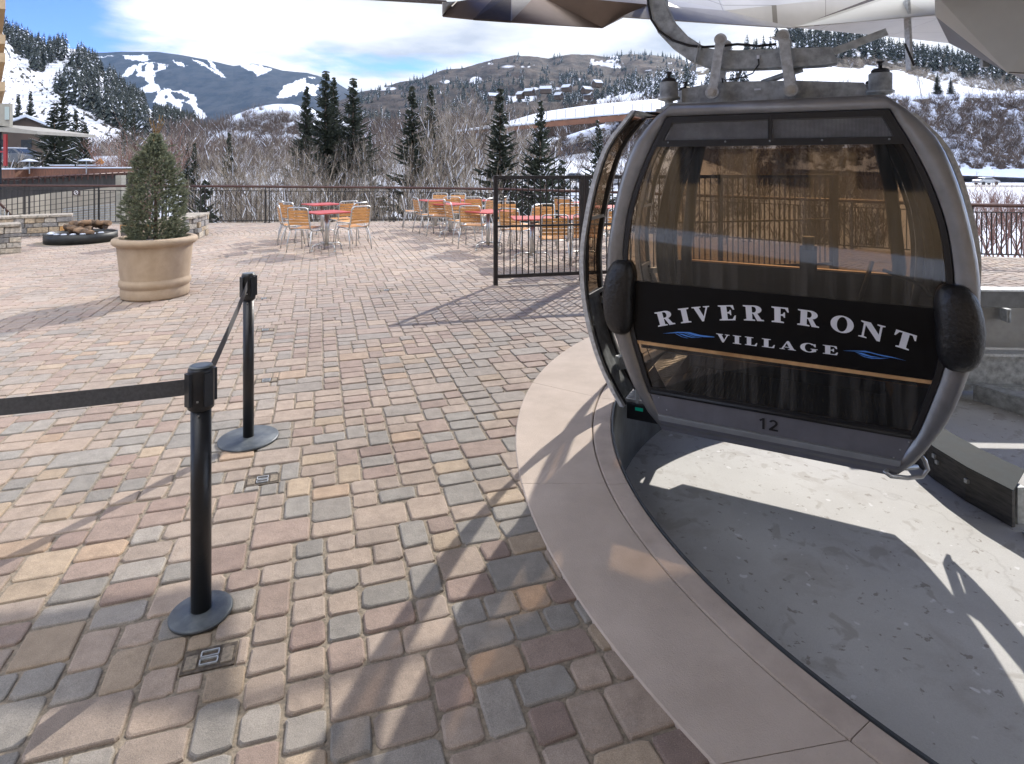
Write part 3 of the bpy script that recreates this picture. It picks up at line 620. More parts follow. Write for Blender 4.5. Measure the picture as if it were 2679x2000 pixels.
# ------------------------------------------------------------------ cafe tables and chairs
def make_chair():
    o = empty('cafe_chair')
    W, D, Z = .22, .21, .44            # local +y is the way the sitter faces
    fr = MB()
    for s in (-1, 1):
        pass
    # seat frame loop
    fr.tube([(-W, -D, Z-.01), (-W, D-.04, Z), (-W+.04, D, Z), (W-.04, D, Z), (W, D-.04, Z), (W, -D, Z-.01)], .0125, 8); fr.tube([(-W, -D+.01, Z-.012), (W, -D+.01, Z-.012)], .010, 6)
    fr.build('seat_frame', M['alu'], o)
    b = MB(); b.tube([(-W, -D, Z), (-W+.005, -D-.03, Z+.08), (-W+.01, -D-.075, Z+.34), (-W+.02, -D-.085, Z+.385), (-W+.06, -D-.09, Z+.405), (W-.06, -D-.09, Z+.405), (W-.02, -D-.085, Z+.385), (W-.01, -D-.075, Z+.34), (W-.005, -D-.03, Z+.08), (W, -D, Z)], .0125, 8)
    b.build('back_frame', M['alu'], o)
    for sx in (-1, 1):
        q = MB(); q.tube([(sx*(W-.02), D-.06, Z-.012), (sx*(W+.0), D-.02, Z-.05), (sx*(W+.015), D+.02, .2), (sx*(W+.02), D+.04, .004)], .011, 8); q.build('leg', M['alu'], o)
        q = MB(); q.tube([(sx*(W-.02), -D+.06, Z-.012), (sx*(W+.0), -D+.02, Z-.05), (sx*(W+.015), -D-.04, .2), (sx*(W+.02), -D-.07, .004)], .011, 8); q.build('leg', M['alu'], o)
    s = MB()
    for k in range(7):
        y = -D+.03+k*.062; dz = -.012*sin((k+.5)/7*pi)*1.6; s.box((0, y, Z+.012+dz), (W*2-.02, .052, .012), rot=Matrix.Rotation((k-3)*.05, 3, 'X'))
    s.build('seat', M['slat'], o, bevel=.003, seg=1)
    s = MB()
    for k in range(5):
        z = Z+.10+k*.057; y = -D-.035-(z-Z-.08)*.16; s.box((0, y+.004, z), (W*2-.035, .012, .047), rot=Matrix.Rotation(.16, 3, 'X'))
    s.build('backrest', M['slat'], o, bevel=.003, seg=1)
    return o
def make_table():
    o = empty('cafe_table')
    q = MB(); q.box((0, 0, .73), (.70, .70, .022)); q.build('tabletop', M['tablered'], o, bevel=.006)
    q = MB(); q.box((0, 0, .70), (.4, .05, .03)); q.box((0, 0, .70), (.05, .4, .031)); q.tube([(0, 0, .08), (0, 0, .70)], .038, 14); q.build('pole', M['alu'], o)
    for k in range(4):
        t = k*pi/2; c, s_ = cos(t), sin(t)
        q = MB(); q.tube([(0, 0, .13), (c*.22, s_*.22, .13), (c*.29, s_*.29, .10), (c*.31, s_*.31, .02)], .013, 8); q.tube([(c*.31, s_*.31, .0), (c*.31, s_*.31, .02)], .024, 8); q.build('foot', M['alu'], o)
    return o
chair0 = make_chair(); table0 = make_table(); used = {'c': False, 't': False}
def place(kind, x, y, deg, label, group):
    p = G(x, y)
    src = chair0 if kind == 'c' else table0
    o = src if not used[kind] else copy_tree(src); used[kind] = True
    o.location = p; o.rotation_euler = (0, 0, radians(deg)); tag(o, label, 'chair' if kind == 'c' else 'table', group)
CG = 'slatted cafe chairs on the terrace'; TG = 'red topped cafe tables on the terrace'
TABLES = [(855, 655, 45, 'red square table nearest the planter side, front one of the left pair'), (843, 618, 42, 'red square table behind the front one of the left group, nearest the railing there'),
 (1140, 600, 30, 'left one of two red tables end to end by the railing in the middle group'), (1236, 600, 28, 'right one of two red tables end to end by the railing in the middle group'),
 (1178, 617, 46, 'red table in the centre of the middle group between back and front tables'), (1277, 652, 44, 'red table cut off by the left post of the bar fence'),
 (1392, 682, 6, 'red table directly behind the bars of the fence, left one of its pair'), (1520, 678, 6, 'red table behind the bars beside the fence post and cabin door'), (1508, 612, 25, 'far red table near the railing seen between upper bars of the fence'), (1588, 630, 20, 'red table seen in the gap between the open door and the cabin')]
for x, y, a, l in TABLES: place('t', x, y, a, l, TG)
CHAIRS = [(801, 657, -12, 'front left chair of the left group, its orange back towards the viewer'), (768, 645, -62, 'pale sunlit chair at the far left of the left group, facing right'),
 (923, 652, 48, 'right front chair of the left group, turned away to the left'), (917, 634, 62, 'chair half hidden behind the right front chair of the left group'), (770, 622, -55, 'rear left chair of the left group, at the back table, nearer the railing'), (774, 630, -25, 'rear left chair of the left group, just in front of another at the back table'), (898, 625, 40, 'rear right chair of the left group beside the back table'),
 (1082, 597, -78, 'leftmost chair of the middle group, seen side on facing right'), (1117, 609, -62, 'sunlit chair left of the centre table in the middle group'), (1152, 615, -10, 'chair with its orange back to us at the centre table of the middle group'),
 (1204, 631, -62, 'sunlit chair left of the table by the fence post'), (1240, 648, -12, 'front chair of the middle group, orange back to us beside the fence post'), (1147, 588, 178, 'chair against the railing behind the left far table of the middle group'), (1194, 589, 176, 'chair against the railing in the middle of the two far tables'),
 (1188, 603, -5, 'chair with its back to us between the far tables and the centre table'), (1240, 603, 0, 'chair with its back to us at the right far table of the middle group'), (1254, 612, 65, 'sunlit chair right of the centre table, facing left'), (1292, 603, 80, 'chair at the right end of the far tables, beside the fence post'),
 (1320, 634, 172, 'chair behind the table cut by the fence post, facing the viewer'), (1352, 662, -30, 'chair just inside the bars left of the fenced table'), (1372, 645, 60, 'sunlit chair seen through the bars beyond the fenced table, facing left'), (1424, 648, 178, 'left chair of two facing us across the fenced table'), (1490, 647, 176, 'right chair of two facing us across the fenced table'),
 (1446, 694, 4, 'chair in the middle of the fence panel with its back to us'), (1532, 690, -4, 'chair beside the fence post and the cabin door, back to us'), (1482, 603, -28, 'far chair at the left of the table near the railing behind the bars'), (1496, 613, -35, 'second far chair overlapping it behind the bars near the railing'), (1598, 660, 20, 'chair seen in the gap between the open door and the cabin')]
for x, y, a, l in CHAIRS: place('c', x, y, a, l, CG)
# ------------------------------------------------------------------ fire pit and stone seat walls
def stone_mat(name):
    m = bpy.data.materials.new(name); m.use_nodes = True; nt = m.node_tree; b = nt.nodes['Principled BSDF']; N = nt.nodes.new; L = nt.links.new
    a = N('ShaderNodeAttribute'); a.attribute_name = 'tone'; tc = N('ShaderNodeTexCoord'); n = N('ShaderNodeTexNoise'); n.inputs['Scale'].default_value = 22; n.inputs['Detail'].default_value = 8; L(tc.outputs['Object'], n.inputs['Vector'])
    r = N('ShaderNodeValToRGB'); L(n.outputs[0], r.inputs[0]); r.color_ramp.elements[0].position = .3; r.color_ramp.elements[0].color = (.55, .55, .55, 1); r.color_ramp.elements[1].position = .7; r.color_ramp.elements[1].color = (1.3, 1.25, 1.2, 1)
    k = N('ShaderNodeMix'); k.data_type = 'RGBA'; k.blend_type = 'MULTIPLY'; k.inputs[0].default_value = 1; L(a.outputs['Color'], k.inputs[6]); L(r.outputs[0], k.inputs[7]); L(k.outputs[2], b.inputs['Base Color']); b.inputs['Roughness'].default_value = .85
    bp = N('ShaderNodeBump'); bp.inputs['Strength'].default_value = .7; bp.inputs['Distance'].default_value = .02; L(n.outputs[0], bp.inputs['Height']); L(bp.outputs[0], b.inputs['Normal'])
    return m
M['stone'] = stone_mat('ledge_stone')
def stone_wall(pts, ht, th, label, seed):
    rng = random.Random(seed); mb = MB(); tones = []
    pal = [(.36, .34, .30), (.28, .27, .26), (.40, .33, .24), (.22, .22, .22), (.44, .40, .33), (.33, .25, .17), (.42, .24, .09)]
    base = Vector((pts[0][0], pts[0][1], 0)); pv = [Vector((x, y, 0))-base for x, y in pts]
    seg = [(b-a).length for a, b in zip(pv, pv[1:])]; tot = sum(seg)
    def at(s):
        for i, l in enumerate(seg):
            if s <= l or i == len(seg)-1: return pv[i].lerp(pv[i+1], min(1, s/l)), (pv[i+1]-pv[i]).normalized()
            s -= l
    z = 0
    while z < ht-.01:
        hh = min(rng.choice((.07, .10, .13)), ht-z)
        if ht-z-hh < .04: hh = ht-z
        s = 0
        while s < tot-.01:
            l = rng.uniform(.14, .42); 
            if tot-s-l < .1: l = tot-s
            c, t = at(s+l/2); nrm = Vector((-t.y, t.x, 0)); n0 = len(mb.v); d = th+rng.uniform(-.03, .02)
            mb.box(c+Vector((0, 0, z+hh/2))+nrm*rng.uniform(-.01, .01), (l-.008, d, hh-.008), atan2(t.y, t.x)+rng.uniform(-.02, .02))
            k = rng.choice(pal[:5]+[rng.choice(pal)]); f = rng.uniform(.8, 1.2); tones += [(k[0]*f, k[1]*f, k[2]*f, 1)]*8
            s += l
        z += hh
    for i in range(len(pv)-1): mb.beam(pv[i]+Vector((0, 0, ht/2)), pv[i+1]+Vector((0, 0, ht/2)), th-.06, ht-.03); tones += [(.1, .09, .08, 1)]*8
    s = 0
    while s < tot-.01:
        l = min(rng.uniform(.35, .6), tot-s); c, t = at(s+l/2); mb.box(c+Vector((0, 0, ht+.03)), (l-.008, th+.05, .055), atan2(t.y, t.x)); f = rng.uniform(.85, 1.15); tones += [(.36*f, .33*f, .28*f, 1)]*8; s += l
    o = mb.build('stone_seat_wall', M['stone'], None, bevel=.008, seg=1); o.location = base
    at_ = o.data.attributes.new('tone', 'FLOAT_COLOR', 'POINT'); at_.data.foreach_set('color', np.array(tones, dtype=np.float32).ravel())
    tag(o, label, 'stone wall')
stone_wall([(-12.6, 12.1), (-12.0, 13.1), (-11.3, 13.85), (-10.45, 14.4)], .42, .45, 'long curved stone seat wall with grey blocks behind the fire pit at left', 4)
stone_wall([(-9.3, 11.45), (-9.9, 10.9), (-10.8, 10.6)], .49, .45, 'stone seat wall end cut by the left edge of the picture, orange block near its top', 9)
stone_wall([(-7.55, 11.85), (-7.25, 12.5), (-7.15, 13.4), (-7.35, 14.2)], .46, .42, 'stone seat wall mostly hidden behind the potted spruce', 6)
def firepit():
    o = empty('fire_pit', (FIRE.x, FIRE.y, 0), 0, 'low round black metal fire pit filled with charred logs', 'fire pit')
    q = MB(); q.lathe([(.65, 0), (.66, .0), (.66, .19), (.64, .195), (.63, .19), (.63, .02)], n=56); q.build('ring', mat('fire_ring', (.03, .032, .032), .5, metal=.4, var=.3), o)
    q = MB(); q.lathe([(0, .17), (.3, .19), (.63, .15)], n=30); q.build('lava_rock_bed', M['ember'], o)
    rng = random.Random(2)
    for k in range(9):
        a = rng.uniform(0, pi); x, y = rng.uniform(-.35, .35), rng.uniform(-.4, .35); L = rng.uniform(.35, .6); z = .24+.07*(k % 3); d = Vector((cos(a), sin(a)*.5, rng.uniform(-.15, .15)))*L/2
        q = MB(); n = 7; q.tube([Vector((x, y, z))+d*(2*i/n-1)+Vector((rng.uniform(-.01, .01), rng.uniform(-.01, .01), rng.uniform(-.012, .012))) for i in range(n+1)], [rng.uniform(.05, .075) for _ in range(n+1)], 8); q.build('log', M['logs'], o)
    for k in range(9):
        a = radians(200+k*18); q = MB(); q.lathe([(.0, -.02), (.05, -.012), (.06, 0), (.045, .014), (0, .02)], (.54*cos(a), .54*sin(a), .20), 8); q.build('snow_patch', M['snow'], o)
firepit()
lo = empty('path_light', G(516, 603), 0, 'small round grey light on the end of the stone wall right of the potted spruce', 'light fixture')
q = MB(); q.lathe([(0, .0), (.05, .02), (.085, .09), (.085, .14), (.05, .2), (0, .22)], (0, 0, .08), 16); q.build('lamp_head', M['galvlt'], lo)
q = MB(); q.tube([(0, 0, 0), (0, 0, .1)], .02); q.build('stem', M['dkmetal'], lo)
# ------------------------------------------------------------------ gondola cabin
PL, PR = Vector((.996, 3.9)), Vector((2.136, 3.31)); DV = (PR-PL).normalized(); BV = Vector((-DV.y, DV.x)); C0 = PL+DV*.612
def LP(x, y, q=0.0):               # cabin coordinates (across, depth, up) of a photo pixel on the plane q behind the front
    r = Vector(((x-CX)/F, 1.0)); t = (PL.dot(BV)+q)/r.dot(BV); p = r*t-C0
    return Vector((p.dot(DV), q, H-(y-HY)/F*t))
def interp(tab, z):
    tab = sorted(tab)
    if z <= tab[0][0]: return tab[0][1]
    for i, ((a, b), (c, d)) in enumerate(zip(tab, tab[1:])):
        if a <= z <= c:
            t = (z-a)/(c-a); m0 = (d-tab[i-1][1])/(c-tab[i-1][0])*(c-a) if i else (d-b); m1 = (tab[i+2][1]-b)/(tab[i+2][0]-a)*(c-a) if i+2 < len(tab) else (d-b)
            return (2*t**3-3*t*t+1)*b+(t**3-2*t*t+t)*m0+(-2*t**3+3*t*t)*d+(t**3-t*t)*m1
    return tab[-1][1]
OUT = [(-.045, .655), (.0, .71), (.13, .80), (.3, .888), (.5, .957), (.72, 1.005), (.97, 1.022), (1.13, 1.012), (1.35, .975), (1.57, .922), (1.79, .838), (1.93, .73), (2.0, .655), (2.05, .59)]
INN = [(.06, .66), (.19, .735), (.38, .80), (.54, .848), (.75, .885), (.985, .900), (1.15, .892), (1.35, .862), (1.58, .792), (1.80, .695), (1.93, .625), (1.965, .608)]
def outline(tab, z0, z1, g=0.0, n=26, cap=0.0):
    R = []; 
    for k in range(n+1):
        z = z0+(z1-z0)*k/n; R.append((interp(tab, z)+g, z))
    pts = R+[(-x, z) for x, z in reversed(R)]
    return pts
def cabin():
    rz = atan2(DV.y, DV.x)
    o = empty('gondola_cabin', (C0.x, C0.y, 0), rz, 'silver grey gondola cabin number 12 with amber windows hanging over the concrete pit', 'gondola cabin')
    Z0, Z1, D = -.045, 2.05, 1.52; n = 26
    rings = [(.012, outline(INN, .06, 1.965)), (.002, outline(INN, .055, 1.972, .008)), (-.016, outline(OUT, -.02, 2.03, -.035)), (-.004, outline(OUT, -.038, 2.045, -.012)), (.03, outline(OUT, Z0, Z1)), (.12, outline(OUT, Z0, Z1+.004, .002))]
    for q in (.25, .34): rings.append((q, outline(OUT, Z0, Z1+.01, .004)))
    for q in (.36, .6, .85, 1.1, 1.36): rings.append((q, outline(OUT, Z0, Z1+.012, .004)))
    for q in (1.38, 1.45): rings.append((q, outline(OUT, Z0, Z1+.006, .002)))
    rings += [(D-.03, outline(OUT, Z0, Z1)), (D+.004, outline(OUT, -.038, 2.045, -.012)), (D+.016, outline(OUT, -.02, 2.03, -.035)), (D-.002, outline(INN, .055, 1.972, .008)), (D-.012, outline(INN, .06, 1.965))]
    m = len(rings[0][1]); mb = MB(); V = [(x, q, z) for q, pts in rings for x, z in pts]; fs = []
    for i in range(len(rings)-1):
        q0, q1 = rings[i][0], rings[i+1][0]
        for k in range(m):
            k2 = (k+1) % m
            zc = (rings[i][1][k][1]+rings[i][1][k2][1])/2; left = k > n and k < m-1
            if left and .35 < (q0+q1)/2 < 1.37 and .03 < zc < 1.93: continue
            right = k < n
            if right and .3 < (q0+q1)/2 < 1.40 and .75 < zc < 1.85: continue
            fs.append((i*m+k, i*m+k2, (i+1)*m+k2, (i+1)*m+k))
    mb.add(V, fs, 0, True); sh = mb.build('body_shell', M['paint'], o)
    sm = sh.modifiers.new('thick', 'SOLIDIFY'); sm.thickness = .012; sm.offset = 1
    # black inner lining of the shell
    mb = MB(); V = []; fs = []; qs = [.04, .34, .36, .85, 1.36, 1.38, D-.05]
    for q in qs: V += [(x, q, z) for x, z in outline(OUT, -.0, 2.0, -.075)]
    for i in range(len(qs)-1):
        for k in range(m):
            k2 = (k+1) % m; zc = (V[k][2]+V[k2][2])/2; qc = (qs[i]+qs[i+1])/2
            if k > n and k < m-1 and .35 < qc < 1.37 and zc > .03 and zc < 1.9: continue
            if k < n and .05 < qc < 1.4 and .78 < zc < 1.82 and not (qc < .35): continue
            if k < n and qc < .35 and .86 < zc < 1.8: continue
            if n < k < m-1 and qc < .35 and .2 < zc < 1.8: continue
            fs.append((i*m+k, (i+1)*m+k, (i+1)*m+k2, i*m+k2))
    mb.add(V, fs, 0, True); mb.build('lining', M['interior'], o)
    # right side window
    mb = MB(); V = []; zz = np.linspace(.78, 1.85, 10)
    for z in zz: V += [(interp(OUT, z)-.02, .3, z), (interp(OUT, z)-.02, 1.4, z)]
    mb.add(V, [(2*k, 2*k+1, 2*k+3, 2*k+2) for k in range(9)], 0, True); mb.build('side_window', M['amber2'], o)
    # front glass, rubber seal
    def ringpts(g, zlo, zhi): return outline(INN, zlo, zhi, g)
    for q, nm, mt in ((.014, 'front_window', M['amber']), (D-.012, 'rear_window', M['amber2'])):
        mb = MB(); a = ringpts(-.012, .175, 1.79); mb.add([(x, q, z) for x, z in a], [tuple(range(len(a)))]); mb.build(nm, mt, o)
    mb = MB(); a = ringpts(-.0015, .165, 1.963); b = ringpts(-.03, .205, 1.955)
    for (q0, q1) in ((-.004, .018), (D-.018, D+.004)):
        V = [(x, q0, z) for x, z in a]+[(x, q0, z) for x, z in b]+[(x, q1, z) for x, z in a]+[(x, q1, z) for x, z in b]; k_ = len(a); fs = []
        for k in range(k_):
            k2 = (k+1) % k_; fs += [(k, k2, k_+k2, k_+k), (2*k_+k, 3*k_+k, 3*k_+k2, 2*k_+k2), (k, 2*k_+k, 2*k_+k2, k2), (k_+k, k_+k2, 3*k_+k2, 3*k_+k)]
        mb.add(V, fs)
    mb.build('window_seal', M['seal'], o)
    # vent strip above the window
    mb = MB(); w0 = interp(INN, 1.955)-.02; w1 = interp(INN, 1.785)-.02; fz = [(-w1, 1.775), (w1, 1.775), (w0, 1.955), (-w0, 1.955)]
    vent = mb
    def quadframe(mb, outer, inner, q0, q1):
        V = [(x, q0, z) for x, z in outer]+[(x, q0, z) for x, z in inner]+[(x, q1, z) for x, z in outer]+[(x, q1, z) for x, z in inner]; n4 = len(outer); fs = []
        for k in range(n4):
            k2 = (k+1) % n4; fs += [(k, k2, n4+k2, n4+k), (k, 2*n4+k, 2*n4+k2, k2), (n4+k, n4+k2, 3*n4+k2, 3*n4+k), (2*n4+k, 3*n4+k, 3*n4+k2, 2*n4+k2)]
        mb.add(V, fs)
    L1 = [(-.632, 1.815), (-.008, 1.815), (-.008, 1.928), (-.578, 1.928)]; L2 = [(.016, 1.815), (.632, 1.815), (.578, 1.928), (.016, 1.928)]
    quadframe(mb, [(-w1, 1.775), (.004, 1.775), (.004, 1.955), (-w0, 1.955)], L1, -.002, .03); quadframe(mb, [(.005, 1.775), (w1, 1.775), (w0, 1.955), (.005, 1.955)], L2, -.002, .03)
    mb.beam((-w1+.015, -.006, 1.782), (w1-.015, -.006, 1.782), .02, .018)
    vf = mb.build('vent_frame', M['black'], o)
    grid = bpy.data.materials.new('vent_mesh'); grid.use_nodes = True; nt = grid.node_tree; b_ = nt.nodes['Principled BSDF']; b_.inputs['Base Color'].default_value = (.14, .14, .145, 1); b_.inputs['Roughness'].default_value = .5
    tr = nt.nodes.new('ShaderNodeBsdfTransparent'); mxs = nt.nodes.new('ShaderNodeMixShader'); tc = nt.nodes.new('ShaderNodeTexCoord'); sp = nt.nodes.new('ShaderNodeSeparateXYZ'); nt.links.new(tc.outputs['Object'], sp.inputs[0])
    outs = []
    for ax in (0, 2):
        a = nt.nodes.new('ShaderNodeMath'); a.operation = 'MULTIPLY'; a.inputs[1].default_value = 150; nt.links.new(sp.outputs[ax], a.inputs[0]); f_ = nt.nodes.new('ShaderNodeMath'); f_.operation = 'FRACT'; nt.links.new(a.outputs[0], f_.inputs[0]); g_ = nt.nodes.new('ShaderNodeMath'); g_.operation = 'GREATER_THAN'; g_.inputs[1].default_value = .36; nt.links.new(f_.outputs[0], g_.inputs[0]); outs.append(g_.outputs[0])
    mm = nt.nodes.new('ShaderNodeMath'); mm.operation = 'MULTIPLY'; nt.links.new(outs[0], mm.inputs[0]); nt.links.new(outs[1], mm.inputs[1]); nt.links.new(mm.outputs[0], mxs.inputs[0]); nt.links.new(b_.outputs[0], mxs.inputs[1]); nt.links.new(tr.outputs[0], mxs.inputs[2]); nt.links.new(mxs.outputs[0], nt.nodes['Material Output'].inputs[0])
    for Lq in (L1, L2):
        mb = MB(); mb.add([(x, .012, z) for x, z in Lq], [(0, 1, 2, 3)]); mb.add([(x, .05, z-.004) for x, z in Lq], [(0, 1, 2, 3)], 1); mb.build('vent_mesh', [grid, mat('vent_back', (.42, .42, .42), .6, var=.3, scale=8)], o)
    for x in (-.6, -.25, .003, .28, .61):
        mb = MB(); mb.lathe([(.006, 0), (.005, .003), (0, .004)], n=8); mb.M = None
        s_ = mb.build('screw', M['steel'], o); s_.location = (x, -.008, 1.8); s_.rotation_euler = (pi/2, 0, 0)
    # sill below the window
    mb = MB(); zt = .168; wt = interp(INN, zt)-.004; wm = interp(OUT, .035)-.07; wb = interp(OUT, -.03)-.03
    def strip(z0, w0_, q0, z1, w1_, q1, nm, mt, th=.02):
        mb = MB(); mb.add([(-w0_, q0, z0), (w0_, q0, z0), (w1_, q1, z1), (-w1_, q1, z1), (-w0_, q0+th, z0), (w0_, q0+th, z0), (w1_, q1+th, z1), (-w1_, q1+th, z1)], [(0, 1, 2, 3), (7, 6, 5, 4), (0, 4, 5, 1), (2, 6, 7, 3), (0, 3, 7, 4), (1, 5, 6, 2)]); return mb.build(nm, mt, o, bevel=.002)
    strip(.045, wm, -.004, zt, wt, .004, 'sill_panel', M['sill']); strip(.010, wm-.01, -.022, .043, wm-.004, -.022, 'sill_strip', M['silllt'], .04); strip(-.05, wb, -.012, .008, wm-.02, -.014, 'bottom_rail', M['sill'], .04)
    for x, z in ((-.66, .15), (-.61, .08), (-.57, .03), (.70, .15), (.63, .05), (.66, .1)):
        mb = MB(); mb.lathe([(.005, 0), (.004, .002), (0, .003)], n=8); s_ = mb.build('rivet', M['steel'], o); s_.location = (x, -.006, z); s_.rotation_euler = (pi/2, 0, 0)
    mb = MB(); mb.tube([(-wt+.01, .0, .18), (wt-.01, .0, .18)], .014, 8); mb.build('window_bead', M['seal'], o)
    # number on the sill
    def arc(cx, cy, r, a0, a1): return [(cx+r*cos(radians(a0+(a1-a0)*k/14)), cy+r*sin(radians(a0+(a1-a0)*k/14))) for k in range(15)]
    digits = ([(.20, 0), (.37, 0), (.37, 1), (.24, 1), (-.02, .80), (.07, .68), (.20, .78)],
              arc(.31, .70, .30, 168, -38)+[(.27, .15), (.64, .15), (.64, 0), (.0, 0), (.0, .13), (.36, .52)]+arc(.31, .70, .14, -30, 168))
    for pg, x0 in zip(digits, (-.055, -.002)):
        mb = MB(); mb.prism([(x0+u*.078, .074+v*.064) for u, v in pg], 0, .001, fn=lambda u, v, q: Vector((u, -.0072+(v-.1)*.065-q, v))); mb.build('number', M['num'], o)
    # interior: black back panel behind the lettering, seats, floor
    mb = MB(); za, zb = .50, .885; V = []
    for z in np.linspace(za, zb, 7): V += [(-interp(INN, z)+.03, .008, z), (interp(INN, z)-.03, .008, z)]
    mb.add(V, [(2*k, 2*k+1, 2*k+3, 2*k+2) for k in range(6)]); V2 = [(x, .06, z) for x, q, z in V]; mb.add(V2, [(2*k+2, 2*k+3, 2*k+1, 2*k) for k in range(6)]); mb.build('lower_panel', mat('panel_black', (.005, .005, .006), .45, var=.2, spec=.2), o)
    mb = MB(); mb.beam((-.815, .006, .488), (.815, .006, .488), .006, .020); mb.beam((-.80, .10, .445), (.80, .10, .445), .03, .03); mb.build('sunlit_bench_edge', M['sunlit_trim'], o)  # outer orange strip added in front of the glass for the sunlit bench edge
    mb = MB(); mb.box((0, .26, .45), (1.5, .36, .035)); mb.build('front_seat', M['interior'], o, bevel=.01)
    mb = MB(); mb.box((0, 1.27, .22), (1.35, .38, .38)); mb.box((0, 1.24, .44), (1.5, .42, .05)); mb.box((0, 1.43, .65), (1.7, .06, .36)); mb.build('rear_seat', M['interior'], o, bevel=.01)
    mb = MB(); mb.beam((-.7, 1.02, .43), (.7, 1.02, .43), .02, .045); mb.beam((-.8, 1.40, .835), (.8, 1.40, .835), .05, .012); mb.build('sunlit_seat_trim', M['sunlit_trim'], o)
    mb = MB(); mb.box((0, .76, .0), (1.36, 1.44, .03))
    for k in range(42): mb.box((-.62+k*.03, .62, .019), (.012, .95, .008))
    mb.build('floor', M['floorrib'], o)
    mb = MB()
    for x in (-.72, .74): mb.tube([(x, 1.36, .1), (x*1.06, 1.38, .9), (x*.98, 1.36, 1.5), (x*.86, 1.34, 1.9)], .045, 8)
    mb.tube([(.62, .5, 1.0), (.80, .35, .95), (.82, .2, .92)], .012, 6); mb.tube([(.45, .9, .5), (.6, 1.2, .95)], .015, 6); mb.build('interior_pillar', M['interior'], o)
    mb = MB(); mb.box((.18, 1.33, .93), (.12, .1, .2)); mb.tube([(.18, 1.3, 1.0), (.18, 1.3, 1.1)], .045, 10); mb.build('ski_holder', M['interior'], o)
    # black corner bumpers
    for s, zc, hh, ww in ((-1, .778, .247, .105), (1, .80, .228, .108)):
        mb = MB(); V = []; nu, nv = 20, 14
        xc = s*.928
        for i in range(nv+1):
            ph = -pi/2+pi*i/nv; cz = math.copysign(abs(sin(ph))**.8, sin(ph)); cr = abs(cos(ph))**.62
            for k in range(nu):
                th = 2*pi*k/nu; cx_ = math.copysign(abs(cos(th))**.75, cos(th)); sy = math.copysign(abs(sin(th))**.85, sin(th))
                V.append((xc+ww*cr*cx_+s*(-.03 if cz > .3 else 0)*cz*.6-s*.012*cz*cz, -.01+.085*cr*sy*(1 if sy < 0 else 2.2), zc+hh*cz))
        fs = [(i*nu+k, i*nu+(k+1) % nu, (i+1)*nu+(k+1) % nu, (i+1)*nu+k) for i in range(nv) for k in range(nu)]
        mb.add(V, fs, 0, True); mb.build('bumper', mat('bumper_plastic', (.014, .014, .015), .36, var=.3, scale=60, bump=.5, bscale=45), o)
    # foot loop under the right corner
    mb = MB(); mb.tube([LP(2407, 1190, .06), LP(2420, 1205, .06), LP(2427, 1228, .06), LP(2412, 1247, .05), LP(2375, 1251, .02), LP(2330, 1246, -.03), LP(2315, 1236, -.05), LP(2322, 1230, 0), LP(2400, 1222, .16)], .012, 8); mb.build('step_loop', M['steel'], o)
    # ---- lettering
    q0 = .004
    def emit(mb, polys, f):
        for k, pg in enumerate(polys):
            z = q0-.0009-.00012*k
            if isinstance(pg, tuple):
                a, b = pg; n_ = len(a); V = [f(u, v, z) for u, v in a]+[f(u, v, z) for u, v in b]; mb.add(V, [(i, i+1, n_+i+1, n_+i) for i in range(n_-1)])
            else: mb.add([f(u, v, z) for u, v in pg], [tuple(range(len(pg)))])
    def ell(cx, cy, rx, ry, a0, a1, n_=20): return [(cx+rx*cos(radians(a0+(a1-a0)*k/n_)), cy+ry*sin(radians(a0+(a1-a0)*k/n_))) for k in range(n_+1)]
    arm = [(.46, .46), (.58, .44), (.62, .34), (.68, .34), (.68, .68), (.62, .68), (.58, .58), (.46, .54), (.46, .92), (.68, .91), (.80, .70), (.87, .70), (.83, 1), (0, 1), (0, .93), (.14, .89), (.14, .11), (0, .07)]
